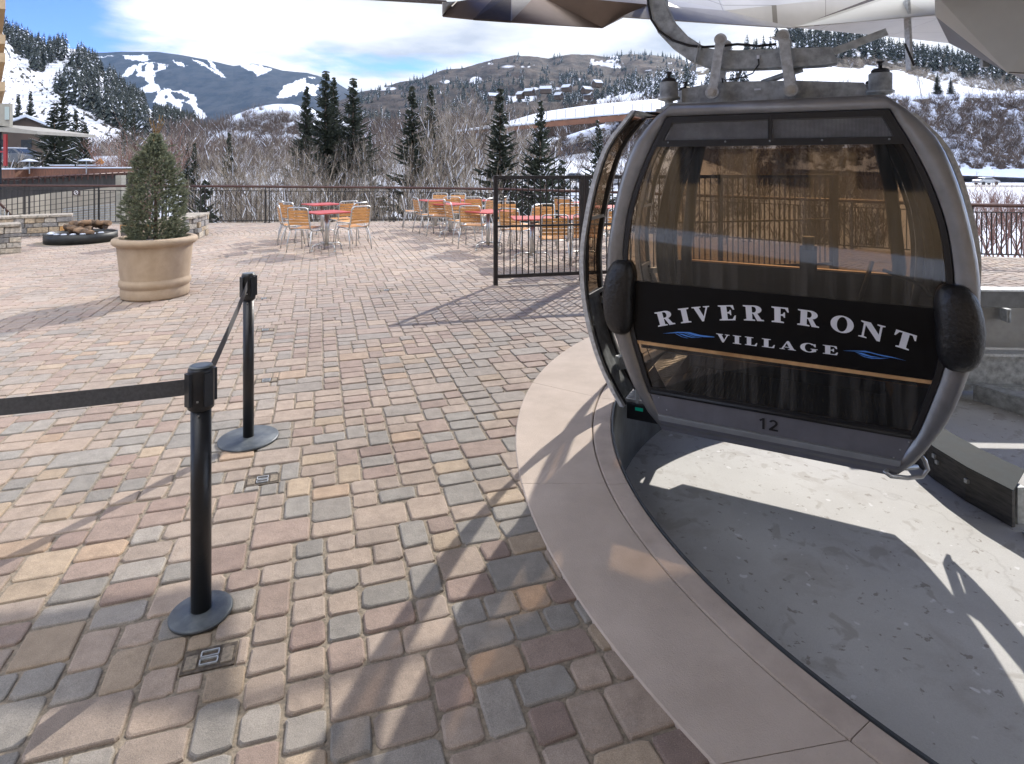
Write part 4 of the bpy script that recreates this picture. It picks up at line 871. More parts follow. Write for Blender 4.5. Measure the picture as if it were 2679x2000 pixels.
    gl = {'I': [[(0, 0), (.62, 0), (.62, .07), (.47, .11), (.47, .89), (.62, .93), (.62, 1), (0, 1), (0, .93), (.15, .89), (.15, .11), (0, .07)]],
     'V': [[(0, 1), (0, .94), (.12, .91), (.47, 0), (.57, 0), (.90, .91), (1.02, .94), (1.02, 1), (.66, 1), (.66, .94), (.80, .90), (.61, .33), (.41, .91), (.52, .94), (.52, 1)]],
     'E': [[(0, 0), (.86, 0), (.92, .32), (.85, .32), (.72, .09), (.46, .08)]+arm], 'F': [[(0, 0), (.62, 0), (.62, .07), (.46, .11)]+arm],
     'L': [[(0, 0), (.84, 0), (.90, .38), (.83, .38), (.70, .10), (.46, .08), (.46, .89), (.62, .93), (.62, 1), (0, 1), (0, .93), (.14, .89), (.14, .11), (0, .07)]],
     'T': [[(.18, 0), (.77, 0), (.77, .07), (.63, .11), (.63, .92), (.76, .91), (.89, .66), (.95, .66), (.93, 1), (.02, 1), (0, .66), (.06, .66), (.19, .91), (.32, .92), (.32, .11), (.18, .07)]],
     'N': [[(0, 0), (.38, 0), (.38, .06), (.24, .10), (.24, .78), (.84, 0), (.98, 0), (.98, .90), (1.1, .94), (1.1, 1), (.74, 1), (.74, .94), (.88, .90), (.88, .40), (.44, 1), (0, 1), (0, .94), (.14, .88), (.14, .10), (0, .06)]],
     'A': [[(0, 0), (.36, 0), (.36, .06), (.25, .09), (.48, .74), (.68, .09), (.56, .06), (.56, 0), (1.08, 0), (1.08, .06), (.97, .09), (.62, 1), (.50, 1), (.13, .09), (0, .06)], [(.29, .24), (.64, .24), (.61, .32), (.32, .32)]],
     'O': [(ell(.54, .5, .54, .53, 0, 360, 40), ell(.54, .5, .24, .45, 0, 360, 40))],
     'G': [(ell(.52, .5, .52, .53, 42, 320, 36), ell(.52, .5, .24, .45, 48, 312, 36)), [(.62, .42), (1.04, .42), (1.04, .36), (.95, .33), (.95, .12), (.80, .07), (.70, .10), (.70, .33), (.62, .36)], [(.83, .97), (.92, .97), (.93, .64), (.86, .64), (.76, .85)]],
     'R': [[(0, 0), (.60, 0), (.60, .07), (.46, .11), (.46, 1), (0, 1), (0, .93), (.14, .89), (.14, .11), (0, .07)], ([(.455, 1)]+ell(.60, .73, .37, .27, 90, -90)+[(.455, .46)], [(.455, .92)]+ell(.54, .73, .14, .19, 90, -90)+[(.455, .54)]), [(.50, .50), (.72, .50), (.92, .11), (1.06, .07), (1.06, 0), (.70, 0)]]}
    mb = MB()
    for ch, x0 in zip('RIVERFRONT', (-.668, -.522, -.440, -.285, -.144, .012, .150, .318, .460, .618)):
        wch = .055; xc = x0+wch; ang = -.40*(xc-.09); y0 = .7195-.2*(xc-.09)**2
        c_, s_ = cos(ang), sin(ang)
        mb = MB(); emit(mb, gl[ch], lambda u, v, z: ((xc+(u*.108-wch)*c_-v*.093*s_), z, (y0+(u*.108-wch)*s_+v*.093*c_))); mb.build('letter', M['white'], o)
    for ch, x0, wd in zip('VILLAGE', (-.306, -.208, -.138, -.042, .055, .166, .284), (.078, .078, .078, .08, .082, .088, .084)):
        mb = MB(); emit(mb, gl[ch], lambda u, v, z: (x0+u*wd, z, .5585+.018*(x0+.3)+v*.051)); mb.build('letter', M['white'], o)
    z7 = lambda x, y: LP(1650+x/2.6035, 750+y/2.6035, q0-.001)
    mb = MB()
    sw = [[(215, 321), (320, 309), (400, 311), (470, 329), (570, 343), (570, 347), (500, 345), (440, 337), (385, 319), (330, 317)], [(322, 321), (352, 324), (420, 345), (455, 350), (415, 349), (375, 340)], [(300, 320), (315, 323), (352, 342), (395, 352), (440, 352), (380, 352), (345, 343)], [(365, 319), (380, 321), (440, 342), (490, 350), (460, 348), (420, 340)],
     [(1440, 437), (1540, 437), (1600, 438), (1690, 462), (1780, 480), (1880, 507), (1800, 489), (1710, 474), (1630, 453), (1560, 444)], [(1528, 447), (1575, 452), (1640, 474), (1700, 484), (1640, 482), (1590, 470)], [(1545, 458), (1600, 478), (1660, 488), (1770, 486), (1700, 493), (1640, 492), (1590, 480)]]
    for h_ in (sw[:4], sw[4:]):
        mb = MB()
        for k, pg in enumerate(h_): mb.add([z7(*p)+Vector((0, -.0001*k, 0)) for p in pg], [tuple(range(len(pg)))])
        mb.build('wave_emblem', M['blue'], o)
    # ---- open door leaf on the left
    def dx(z): return -(interp(OUT, max(.0, min(2.0, z)))+.185)
    zs = np.linspace(.03, 2.02, 26)
    def rail(q, wq, wx, mt, off=0, nm='door_rail', z0=.03, z1=2.02):
        mb = MB(); V = []; zz = np.linspace(z0, z1, 24)
        for z in zz:
            for a, b in ((-wx/2, -wq/2), (wx/2, -wq/2), (wx/2, wq/2), (-wx/2, wq/2)): V.append((dx(z)+off+a, q+b, z))
        fs = []
        for k in range(len(zz)-1): fs += [(k*4+j, k*4+(j+1) % 4, k*4+4+(j+1) % 4, k*4+4+j) for j in range(4)]
        mb.add(V, fs+[(3, 2, 1, 0), tuple(len(V)-4+j for j in range(4))]); return mb
    for qb, mir in ((.05, 0), (1.42, 0), (1.12, 1)):
        d = link('door_leaf', None, o)
        if mir: d.scale = (-1, 1, 1)
        rail(qb, .045, .03, 0).build('front_edge', M['galvlt'], d); rail(qb+.035, .034, .034, 0).build('front_rubber', M['blackrubber'], d); rail(qb+.33, .02, .03, 0).build('rear_rubber', M['blackrubber'], d); rail(qb+.355, .028, .03, 0).build('rear_edge', M['galvlt'], d)
        mb = MB(); V = []
        for z in np.linspace(.72, 1.98, 20): V += [(dx(z), qb+.05, z), (dx(z), qb+.34, z)]
        mb.add(V, [(2*k, 2*k+1, 2*k+3, 2*k+2) for k in range(19)], 0, True); mb.build('window', M['amber'], d)
        mb = MB(); V = []
        for z in np.linspace(.05, .72, 12): V += [(dx(z)-.004, qb+.05, z), (dx(z)-.004, qb+.34, z)]
        mb.add(V, [(2*k, 2*k+1, 2*k+3, 2*k+2) for k in range(11)], 0, True); mb.build('lower_panel', M['galv'], d)
        [MB().box((dx(z_), qb+.2, z_), s_).build('cross_rail', M['silllt'], d) for z_, s_ in ((1.28, (.03, .3, .022)), (.73, (.035, .3, .03)), (2.005, (.05, .37, .03)))]
        mb = MB(); mb.beam((dx(.66)+.02, qb+.30, .66), (dx(.66)+.05, qb+.52, .64), .05, .05); mb.beam((dx(.62)+.03, qb+.3, .64), (dx(.2)+.05, qb+.30, .25), .03, .03); mb.beam((dx(.24)+.02, qb+.22, .24), (dx(.24)+.16, qb+.36, .25), .05, .09)
        mb.box((dx(.12)+.08, qb+.28, .10), (.02, .12, .26), .3); mb.build('door_arm', M['galv'], d)
    mb = MB(); mb.beam((-.86, .42, 2.03), (-.74, .5, 2.02), .02, .02); mb.beam((-.84, .3, 1.99), (-.66, .36, 2.0), .02, .014); mb.build('door_track', M['dkmetal'], o)
    # tread plate step with sensor box
    tp = mat('tread_plate', (.36, .35, .33), .4, metal=.6, var=.2, scale=20)
    mb = MB(); mb.box((-.845, .85, -.015), (.24, 1.15, .02))
    for k in range(26):
        y = .3+k*.044; mb.beam((-.96, y, -.003), (-.74, y+.03, -.003), .006, .005); mb.beam((-.74, y, -.0025), (-.96, y+.03, -.0025), .006, .005)
    mb.build('step_plate', tp, o)
    mb = MB(); mb.box((-.83, .29, -.085), (.25, .05, .115)); mb.build('sensor_box', M['black'], o, bevel=.004)
    mb = MB(); mb.box((-.865, .2635, -.062), (.055, .003, .022)); mb.build('sticker', M['green'], o)
    mb = MB()
    for x, z in ((-.74, -.045), (-.74, -.115)): mb.box((x, .264, z), (.008, .004, .008))
    mb.build('bolt', M['steel'], o)
    # ---- suspension on the roof
    g = M['galv']
    for qq in (.60, 1.12):
        mb = MB(); mb.prism([(-.64, 2.10), (.56, 2.09), (.52, 2.19), (.30, 2.21), (.12, 2.228), (-.37, 2.25), (-.64, 2.215)], qq, qq+.05, fn=lambda u, v, q: Vector((u, q, v))); mb.build('roof_bar', g, o, bevel=.004)
    mb = MB(); mb.box((-.12, .573, 2.178), (.042, .002, .013)); mb.build('plate', M['white'], o)
    for cx_ in (-.722, .606):
        for qq in (.55, 1.15):
            zt = 0 if cx_ < 0 else -.025
            mb = MB(); mb.lathe([(.05, 2.05), (.058, 2.075), (.03, 2.09), (.03, 2.12), (.078, 2.135), (.080, 2.15), (.066, 2.155), (.066, 2.255), (.06, 2.262)], (cx_, qq, zt), 28); mb.build('damper', g, o)
            mb = MB(); mb.lathe([(.05, 2.255), (.052, 2.275), (.046, 2.285), (.03, 2.292), (.012, 2.295), (.012, 2.325), (.022, 2.33), (.022, 2.337), (0, 2.34)], (cx_, qq, zt), 20); mb.build('damper_cap', M['blackrubber'], o)
            mb = MB(); mb.beam((cx_, qq, 2.10+zt), (cx_*.72, qq+.03, 2.10), .10, .012); mb.box((cx_, qq+.02, 2.055), (.16, .16, .02)); mb.build('damper_bracket', g, o)
    for (x0, z0), (x1, z1), w_ in (((-.352, 2.53), (-.409, 2.165), .062), ((.046, 2.518), (.093, 2.155), .068)):
        for qq in (.50, .76):
            mb = MB(); a = Vector((x0, qq, z0)); b = Vector((x1, qq, z1)); mb.beam(a, b, w_, .016, up=(0, 0, 1)); mb.v = [tuple(v) for v in mb.v]
            L_ = mb.build('link_strap', M['galvlt'], o, bevel=.002)
            for c_, rr in ((a, .042), (b, .046)):
                mb = MB(); mb.tube([c_+Vector((0, -.016, 0)), c_+Vector((0, .012, 0))], rr, 24, smooth=True); mb.build('strap_eye', M['galvlt'], o)
                mb = MB(); mb.tube([c_+Vector((0, -.024, 0)), c_+Vector((0, -.014, 0))], rr*.62, 20); mb.tube([c_+Vector((0, -.032, 0)), c_+Vector((0, -.02, 0))], rr*.42, 6); mb.build('bolt', M['steel'], o)
    # curved hanger arm
    oc = [(-.90, 3.5), (-.90, 3.1), (-.893, 2.9), (-.876, 2.81), (-.812, 2.64), (-.70, 2.51), (-.58, 2.415), (-.45, 2.355), (-.27, 2.328), (.0, 2.318), (.30, 2.315), (.365, 2.325), (.372, 2.336), (.33, 2.435), (.0, 2.45), (-.25, 2.462), (-.38, 2.475), (-.47, 2.50), (-.60, 2.60), (-.70, 2.72), (-.752, 2.84), (-.768, 2.95), (-.77, 3.1), (-.77, 3.5)]
    mb = MB(); mb.prism(oc, .58, .70, fn=lambda u, v, q: Vector((u, q, v))); mb.build('hanger_arm', M['galv'], o, bevel=.006)
    cb = [(-.885, 2.95), (-.88, 2.86), (-.855, 2.74), (-.80, 2.65), (-.70, 2.57), (-.58, 2.52), (-.47, 2.50), (-.36, 2.497), (-.25, 2.50), (-.19, 2.49), (-.12, 2.475), (.0, 2.478)]
    mb = MB(); mb.tube([(x, .562, z) for x, z in cb], .009, 6); mb.tube([(-.115, .57, 2.40), (-.11, .565, 2.35), (-.15, .56, 2.29), (-.22, .56, 2.265), (-.33, .57, 2.255), (-.355, .58, 2.27), (-.35, .585, 2.24)], .005, 5); mb.build('cable', M['blackrubber'], o)
    mb = MB(); mb.box((-.115, .57, 2.40), (.018, .012, .026)); mb.tube([(-.895, .565, 2.97), (-.885, .565, 2.92)], .018, 8); mb.build('cable_plug', M['white'], o)
    mb = MB(); mb.beam((-.545, .553, 2.35), (-.515, .553, 2.485), .032, .006); mb.tube([(-.545, .56, 2.35), (-.545, .54, 2.35)], .018, 12); mb.tube([(-.52, .55, 2.48), (-.50, .54, 2.54), (-.49, .55, 2.48), (-.52, .555, 2.53)], .005, 5); mb.build('tag_strip', M['galvlt'], o)
    mb = MB(); mb.box((0.07, .66, 2.27), (.03, .03, .11)); mb.tube([(-.10, .68, 2.235), (.06, .68, 2.285), (.16, .68, 2.312)], .020, 8); mb.tube([(-.3, .7, 2.24), (-.24, .7, 2.33)], .012, 6)
    mb.beam((.28, .72, 2.40), (.66, .82, 2.545), .02, .05); mb.build('brace', M['galv'], o)
    return o
cabin()
# ------------------------------------------------------------------ faceted station roof overhead
def canopy():
    o = empty('station_roof', (2.5, 5, 3.5), 0, 'faceted silver metal lift station roof overhanging the top of the view', 'station roof')
    O = Vector((2.5, 5, 3.5))
    sil = mat('roof_silver', (.52, .50, .47), .38, metal=.2, var=.1, scale=1.2, bump=.12, bscale=1.5)
    bei = mat('roof_beige', (.56, .55, .51), .5, metal=.05, var=.05, scale=1.5); brown_refl = mat('roof_brown_reflection', (.22, .175, .15), .32, metal=.35, var=.12, scale=2); drk = mat('roof_dark', (.075, .062, .058), .5, metal=.2, var=.15)  # brown, dark and beige tones: reflections put into the colour of one silver metal
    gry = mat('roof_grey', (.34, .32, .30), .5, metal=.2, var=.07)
    for rm in (sil,):
        nt = rm.node_tree; b = nt.nodes['Principled BSDF']; bk = nt.nodes.new('ShaderNodeTexBrick'); bk.inputs['Scale'].default_value = 1; bk.inputs['Mortar Size'].default_value = .004; bk.inputs['Brick Width'].default_value = 1.3; bk.inputs['Row Height'].default_value = .75; bk.offset = 0
        bk.inputs['Color1'].default_value = bk.inputs['Color2'].default_value = (1, 1, 1, 1); bk.inputs['Mortar'].default_value = (.45, .43, .4, 1); tcx = nt.nodes.new('ShaderNodeTexCoord'); nt.links.new(tcx.outputs['Object'], bk.inputs['Vector'])
        l0 = b.inputs['Base Color'].links[0].from_socket; mxx = nt.nodes.new('ShaderNodeMix'); mxx.data_type = 'RGBA'; mxx.blend_type = 'MULTIPLY'; mxx.inputs[0].default_value = 1; nt.links.new(l0, mxx.inputs[6]); nt.links.new(bk.outputs[0], mxx.inputs[7]); nt.links.new(mxx.outputs[2], b.inputs['Base Color'])
    def face(nm, pts, m, th=.012):
        pts = [Vector(p)-O for p in pts]; n = (pts[1]-pts[0]).cross(pts[2]-pts[0]).normalized()
        c = sum(pts, Vector())/len(pts)
        if n.dot((c+O)-Vector((0, 0, H))) < 0: n = -n        # thickness grows away from the walkway
        mb = MB(); k = len(pts); mb.add(pts+[p+n*th for p in pts], [tuple(range(k)), tuple(reversed(range(k, 2*k)))]+[(i, (i+1) % k, k+(i+1) % k, k+i) for i in range(k)]); mb.build(nm, m, o)
    zl, zu = 3.23, 3.62
    lo = lambda x, y: PZ(x, y, zl)
    up = lambda x, y=-14: PZ(x, y, zu)
    A, B_, C_, D_, E_ = lo(1159, 43), lo(1238, 51), lo(1336, 58), lo(1438, 67), lo(1576, 73)
    A2 = PZ(1159, 6, 3.38); 
    face('fascia_sliver', [A, A2, PZ(1197, 4, 3.45)], bei)
    face('soffit_panel', [A, PZ(1197, 4, 3.45), up(1300), B_], brown_refl); face('fascia_strip', [A, PZ(1197, 4, 3.45), PZ(1183, 18, 3.35)], drk)
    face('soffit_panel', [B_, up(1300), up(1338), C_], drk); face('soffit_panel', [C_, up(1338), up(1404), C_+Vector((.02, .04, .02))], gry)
    face('soffit_panel', [C_, up(1404), up(1700), PZ(1694, 12, 3.42), lo(1629, 44)+Vector((0, -.05, 0)), E_], brown_refl)
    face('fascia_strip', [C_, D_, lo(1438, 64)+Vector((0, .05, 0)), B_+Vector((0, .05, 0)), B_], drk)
    e = [PZ(1629, 44, 3.2), PZ(1759, 53, 3.22), PZ(2000, 69, 3.27), PZ(2080, 73, 3.3), PZ(2361, 100, 3.4), PZ(2483, 114, 3.4), P(2622, 183, 8.6), P(2740, 235, 8.2)]
    i1, i2, i3 = PZ(1690, 14, 3.42), PZ(1750, 16, 3.44), PZ(1897, 28, 3.48)
    face('soffit_panel', [e[0], i1, i2, i3, e[2], e[1]], gry); face('soffit_panel', [i3, e[3], e[2]], gry)
    T1, T2, T3 = PZ(1880, -16, 3.75), PZ(2310, -16, 3.75), PZ(2445, -16, 3.72); K = PZ(2447, 41, 3.4)
    face('soffit_panel', [i1, up(1700), T1, i3, i2], sil); face('soffit_panel', [i3, T1, T2, e[3]], sil)
    face('fascia_strip', [e[3], T2, PZ(2340, -16, 3.72)], drk)
    face('soffit_panel', [e[3]+Vector((0, -.01, .01)), PZ(2340, -16, 3.72), T3, K], bei)
    face('soffit_panel', [e[3], K, e[4]], sil); face('soffit_panel', [e[4], K, e[5]], sil)
    W1, W2, W3, W4 = P(2638, 191, 6.3), P(2790, 200, 6.0), P(2790, -20, 6.0), P(2445, -16, 6.95)
    face('side_panel', [K, W1, W2, W3, W4], bei)
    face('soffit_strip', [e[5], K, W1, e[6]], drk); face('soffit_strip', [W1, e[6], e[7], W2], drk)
    # deck above, over the walkway
    mb = MB(); mb.prism([(-.95-2.5, 6.0-5), (-.5-2.5, 6.75-5), (2.2-2.5, 6.6-5), (4.2-2.5, 7.0-5), (9-2.5, 7.4-5), (9-2.5, -4-5), (-1.3-2.5, -4-5)], .14, .26); mb.build('deck', gry, o)
    mb = MB(); mb.prism([(-2.6-2.5, 5.9-5), (-.9-2.5, 6.2-5), (-.9-2.5, 5-5), (-2.6-2.5, 4.4-5)], .10, .13); mb.build('edge_flashing', drk, o)
    mb = MB(); mb.beam(PZ(940, -6, 3.52)-O, PZ(1168, 7, 3.42)-O, .05, .035); mb.build('edge_flashing', drk, o)
    # hanging brackets
    b = MB(); a0 = P(2372, 100, 7.2)-O; b.beam(a0+Vector((0, 0, .45)), P(2380, 185, 7.2)-O, .03, .09); b.beam(P(2376, 187, 7.2)-O, P(2398, 176, 7.2)-O, .06, .03); b.build('hanging_bracket', M['galvlt'], o)
    b = MB(); b.tube([P(2367, 115, 7.1)-O, P(2392, 172, 7.1)-O], .014, 6); b.build('bracket_rod', M['blackrubber'], o)
    b = MB(); b.box(P(2576, 166, 7.6)-O, (.09, .05, .1)); b.build('hanging_bracket', M['galv'], o)
canopy()
# ------------------------------------------------------------------ hills
def vnoise(seed):
    rg = np.random.default_rng(seed); T_ = rg.random((256, 256))
    def f(x, y):
        xi = np.floor(x).astype(int); yi = np.floor(y).astype(int); fx = x-xi; fy = y-yi; fx = fx*fx*(3-2*fx); fy = fy*fy*(3-2*fy)
        a = T_[xi % 256, yi % 256]; b = T_[(xi+1) % 256, yi % 256]; c = T_[xi % 256, (yi+1) % 256]; d = T_[(xi+1) % 256, (yi+1) % 256]
        return (a*(1-fx)+b*fx)*(1-fy)+(c*(1-fx)+d*fx)*fy
    def fbm(x, y, o=5):
        s = 0; a = .5
        for _ in range(o): s = s+a*(f(x, y)-.5); x = x*2.03+7.1; y = y*2.03+3.3; a *= .55
        return s
    return fbm
NZ = vnoise(3)
def in_poly(X, Y, poly):
    ins = np.zeros(X.shape, bool); n = len(poly)
    for i in range(n):
        x0, y0 = poly[i]; x1, y1 = poly[(i+1) % n]
        c = ((y0 > Y) != (y1 > Y)) & (X < (x1-x0)*(Y-y0)/((y1-y0) or 1e-9)+x0); ins ^= c
    return ins
def hill_mat(name, forest, forest2, snow, fscale, speck, sscale, hazeless=True):
    """attribute cover: 0 open snow .. 1 closed forest or brush; the procedural noise breaks the edge up"""
    m = bpy.data.materials.new(name); m.use_nodes = True; nt = m.node_tree; b = nt.nodes['Principled BSDF']; N = nt.nodes.new; L = nt.links.new
    b.inputs['Roughness'].default_value = .9; b.inputs['Specular IOR Level'].default_value = .1
    a = N('ShaderNodeAttribute'); a.attribute_name = 'cover'; tc = N('ShaderNodeTexCoord')
    mp = N('ShaderNodeMapping'); L(tc.outputs['Object'], mp.inputs[0]); mp.inputs['Scale'].default_value = (1, .45, 1)
    n = N('ShaderNodeTexNoise'); n.inputs['Scale'].default_value = sscale; n.inputs['Detail'].default_value = 6; n.inputs['Roughness'].default_value = .65; L(mp.outputs[0], n.inputs['Vector'])
    m1 = N('ShaderNodeMath'); m1.operation = 'SUBTRACT'; L(n.outputs[0], m1.inputs[0]); m1.inputs[1].default_value = .5
    m2 = N('ShaderNodeMath'); m2.operation = 'MULTIPLY_ADD'; L(m1.outputs[0], m2.inputs[0]); m2.inputs[1].default_value = speck; L(a.outputs['Fac'], m2.inputs[2])
    r = N('ShaderNodeMapRange'); L(m2.outputs[0], r.inputs[0]); r.inputs[1].default_value = .46; r.inputs[2].default_value = .56
    n2 = N('ShaderNodeTexNoise'); n2.inputs['Scale'].default_value = fscale; n2.inputs['Detail'].default_value = 8; n2.inputs['Roughness'].default_value = .7; L(mp.outputs[0], n2.inputs['Vector'])
    cr = N('ShaderNodeValToRGB'); L(n2.outputs[0], cr.inputs[0]); cr.color_ramp.elements[0].position = .38; cr.color_ramp.elements[0].color = (*forest, 1); cr.color_ramp.elements[1].position = .62; cr.color_ramp.elements[1].color = (*forest2, 1)
    k = N('ShaderNodeMix'); k.data_type = 'RGBA'; L(r.outputs[0], k.inputs[0]); k.inputs[6].default_value = (*snow, 1); L(cr.outputs[0], k.inputs[7]); L(k.outputs[2], b.inputs['Base Color'])
    bp = N('ShaderNodeBump'); bp.inputs['Strength'].default_value = .6; bp.inputs['Distance'].default_value = 1.5/fscale*.2; L(n2.outputs[0], bp.inputs['Height']); L(bp.outputs[0], b.inputs['Normal'])
    return m
HILLS = {}
def hill(name, sky, ybase, Yr, Yb, nx, nt_, amp, nsc, cover, m, p=1.15, depth=None):
    xs0 = np.array([s[0] for s in sky], float); ys0 = np.array([s[1] for s in sky], float)
    xs = np.linspace(xs0[0], xs0[-1], nx); ys = np.interp(xs, xs0, ys0); yb = np.interp(xs, *zip(*ybase)) if isinstance(ybase, list) else np.full(nx, ybase)
    ts = np.linspace(0, 1, nt_)
    XX, TT = np.meshgrid(xs, ts, indexing='ij')
    zr = H-(ys-HY)/F*Yr; zb = H-(yb-HY)/F*Yb
    Yd = Yb+(Yr-Yb)*TT; Z = zb[:, None]+(zr-zb)[:, None]*TT**p
    Xw = (XX-CX)/F*Yd
    nz = NZ(Xw*nsc, Yd*nsc*.8)
    Z = Z+nz*amp*np.sin(np.pi*np.clip(TT, 0, 1))**.6*1.6+NZ(Xw*nsc*6, Yd*nsc*6)*amp*.16*(TT > .02)
    # back slope so the ridge has a far side
    back = np.stack([Xw[:, -1]*1.08, Yd[:, -1]*1.08+2, Z[:, -1]-(zr-zb)*.25], 1)
    sy = HY+(H-Z)/Yd*F
    cv = np.clip(cover(XX, sy, TT, Xw, Yd), 0, 1)
    V = np.stack([Xw, Yd, Z], 2).reshape(-1, 3); V = np.concatenate([V, back]); C = np.concatenate([cv.ravel(), cv[:, -1]])
    i, j = np.meshgrid(np.arange(nx-1), np.arange(nt_-1), indexing='ij'); a = (i*nt_+j).ravel()
    q = np.stack([a, a+nt_, a+nt_+1, a+1], 1)
    k = np.arange(nx-1); q2 = np.stack([k*nt_+nt_-1, (k+1)*nt_+nt_-1, nx*nt_+k+1, nx*nt_+k], 1)
    me = npmesh(name, V, [np.concatenate([q, q2])], m, smooth=True)
    at = me.attributes.new('cover', 'FLOAT', 'POINT'); at.data.foreach_set('value', C.astype(np.float32))
    tag(link(name, me), kind='structure')
    HILLS[name] = (xs, ts, V[:nx*nt_].reshape(nx, nt_, 3), sy, cv)
def hill_pick(name, rng, test):
    xs, ts, V, sy, cv = HILLS[name]
    for _ in range(400):
        i = rng.randrange(1, len(xs)-1); j = rng.randrange(1, len(ts)-1)
        if test(xs[i], sy[i, j], cv[i, j]): 
            p = V[i, j]+(V[i+1, j]-V[i, j])*rng.random()
            return Vector(p)
    return None
def hill_at(name, x, y):
    xs, ts, V, sy, cv = HILLS[name]; i = int(np.argmin(abs(xs-x))); j = int(np.argmin(abs(sy[i]-y))); return Vector(V[i, j])
z1 = lambda pts: [(x/2.36, y/2.36) for x, y in pts]
RUNS = [z1(p) for p in (
 [(760, 340), (920, 343), (915, 375), (880, 378), (770, 368)],
 [(745, 485), (755, 455), (800, 412), (900, 385), (960, 385), (985, 398), (1035, 405), (1030, 422), (965, 445), (955, 470), (955, 518), (1010, 540), (1060, 560), (1110, 560), (1200, 588), (1222, 620), (1210, 650), (1280, 715), (1268, 732), (1215, 745), (1130, 735), (1080, 700), (1000, 655), (940, 625), (975, 580), (965, 565), (860, 578), (868, 545), (922, 520), (890, 480), (850, 470), (840, 440), (800, 470)],
 [(1060, 362), (1090, 380), (1130, 388), (1150, 418), (1130, 415), (1080, 388)], [(1188, 362), (1250, 390), (1330, 440), (1405, 482), (1375, 482), (1290, 430), (1220, 392)], [(1278, 368), (1325, 390), (1340, 430), (1385, 468), (1355, 460), (1300, 405)],
 [(1708, 602), (1750, 535), (1800, 520), (1850, 498), (1882, 480), (1900, 520), (1962, 530), (1950, 590), (1900, 585), (1860, 560), (1800, 600), (1740, 612)], [(1475, 400), (1560, 394), (1680, 425), (1650, 452), (1600, 470), (1560, 445), (1510, 425)], [(1900, 470), (1945, 480), (1940, 492), (1905, 480)],
 [(530, 345), (700, 350), (700, 354), (540, 350)])]
ISL = [z1(p) for p in ([(875, 400), (905, 400), (905, 440), (880, 442)], [(940, 388), (978, 390), (975, 435), (945, 437)], [(830, 430), (850, 430), (845, 470), (815, 475)], [(975, 530), (1010, 535), (1020, 560), (985, 560)], [(1060, 570), (1100, 565), (1165, 610), (1160, 630), (1080, 610)], [(1020, 590), (1040, 592), (1038, 612), (1020, 612)], [(1125, 630), (1180, 640), (1210, 720), (1160, 720), (1130, 690)], [(1030, 630), (1060, 640), (1065, 675), (1035, 670)], [(1590/1, 0), (1, 1), (2, 2)])][:8]
def cov_ski(X, Y, T, Xw, Yd):
    c = np.full(X.shape, 1.0)
    jx = X+NZ(X*.12, Y*.12)*16; jy = Y+NZ(Y*.12+40, X*.12)*10
    for p in RUNS: c[in_poly(jx, jy, p)] = 0
    for p in ISL: c[in_poly(jx, jy, p)] = .9
    return c
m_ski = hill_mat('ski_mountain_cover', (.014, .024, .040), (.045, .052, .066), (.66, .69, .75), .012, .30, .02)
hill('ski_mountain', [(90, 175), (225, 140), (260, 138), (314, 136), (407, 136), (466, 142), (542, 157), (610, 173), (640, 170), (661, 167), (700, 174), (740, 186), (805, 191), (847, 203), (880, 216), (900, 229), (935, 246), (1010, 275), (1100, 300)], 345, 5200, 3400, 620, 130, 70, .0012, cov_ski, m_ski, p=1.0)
def cov_mid(X, Y, T, Xw, Yd):
    n = NZ(X*.018, Y*.05)*1.0+NZ(X*.06+9, Y*.12)*.8
    c = .95-np.clip(n*1.5-.12, 0, 1)*1.1
    for (cx, cy, rx, ry, a) in ((1246, 210, 14, 8, 1.4), (1165, 214, 14, 5, 1), (1000, 232, 40, 6, .9), (1330, 175, 60, 10, .45), (1590, 170, 60, 14, .5), (1450, 205, 90, 10, .35), (1375, 255, 30, 12, 1), (1440, 232, 60, 8, .6), (1560, 262, 120, 10, .5), (1700, 185, 40, 6, .5)):
        c = c-a*np.exp(-((X-cx)/rx)**2-((Y-cy)/ry)**2)
    return c
m_mid = hill_mat('brown_mountain_cover', (.026, .023, .022), (.080, .060, .048), (.60, .62, .68), .022, .30, .016)
hill('brown_mountain', [(880, 268), (945, 241), (990, 229), (1045, 216), (1100, 207), (1163, 182), (1217, 177), (1281, 159), (1345, 145), (1404, 148), (1435, 153), (1494, 143), (1540, 143), (1590, 150), (1653, 142), (1700, 145), (1750, 151), (1850, 165), (1950, 185), (2080, 220)], 330, 2600, 900, 420, 110, 60, .0035, cov_mid, m_mid, p=1.25)
def cov_left(X, Y, T, Xw, Yd):
    line = np.interp(X, [0, 20, 60, 120, 170, 237, 300, 420], [70, 110, 160, 225, 265, 300, 335, 380])
    top = np.clip((line-Y)/6+.5, 0, 1)
    n = NZ(X*.03, Y*.03)
    forest = .62+n*2.2
    forest = forest-.9*np.exp(-((X-200)/22)**2-((Y-140)/14)**2)-.6*np.exp(-((X-70)/18)**2-((Y-112)/8)**2)-.35*np.exp(-((X-155)/14)**2-((Y-190)/18)**2)-.5*np.exp(-((X-390)/30)**2-((Y-300)/6)**2)
    slope = .30+NZ(X*.2, Y*.2)*1.0+.35*np.exp(-((Y-line-8)/3)**2)+.3*np.exp(-((Y-line-30)/3)**2)
    return top*forest+(1-top)*slope
m_left = hill_mat('left_hill_cover', (.022, .026, .022), (.06, .055, .045), (.62, .64, .69), .11, 1.0, .10)
hill('left_hill', [(-120, 10), (-40, 35), (0, 60), (15, 78), (60, 100), (110, 120), (180, 128), (205, 130), (225, 152), (262, 176), (330, 240), (400, 292), (480, 325), (560, 345), (640, 352)], [(-120, 400), (640, 392)], 560, 210, 300, 110, 7, .02, cov_left, m_left, p=1.15)
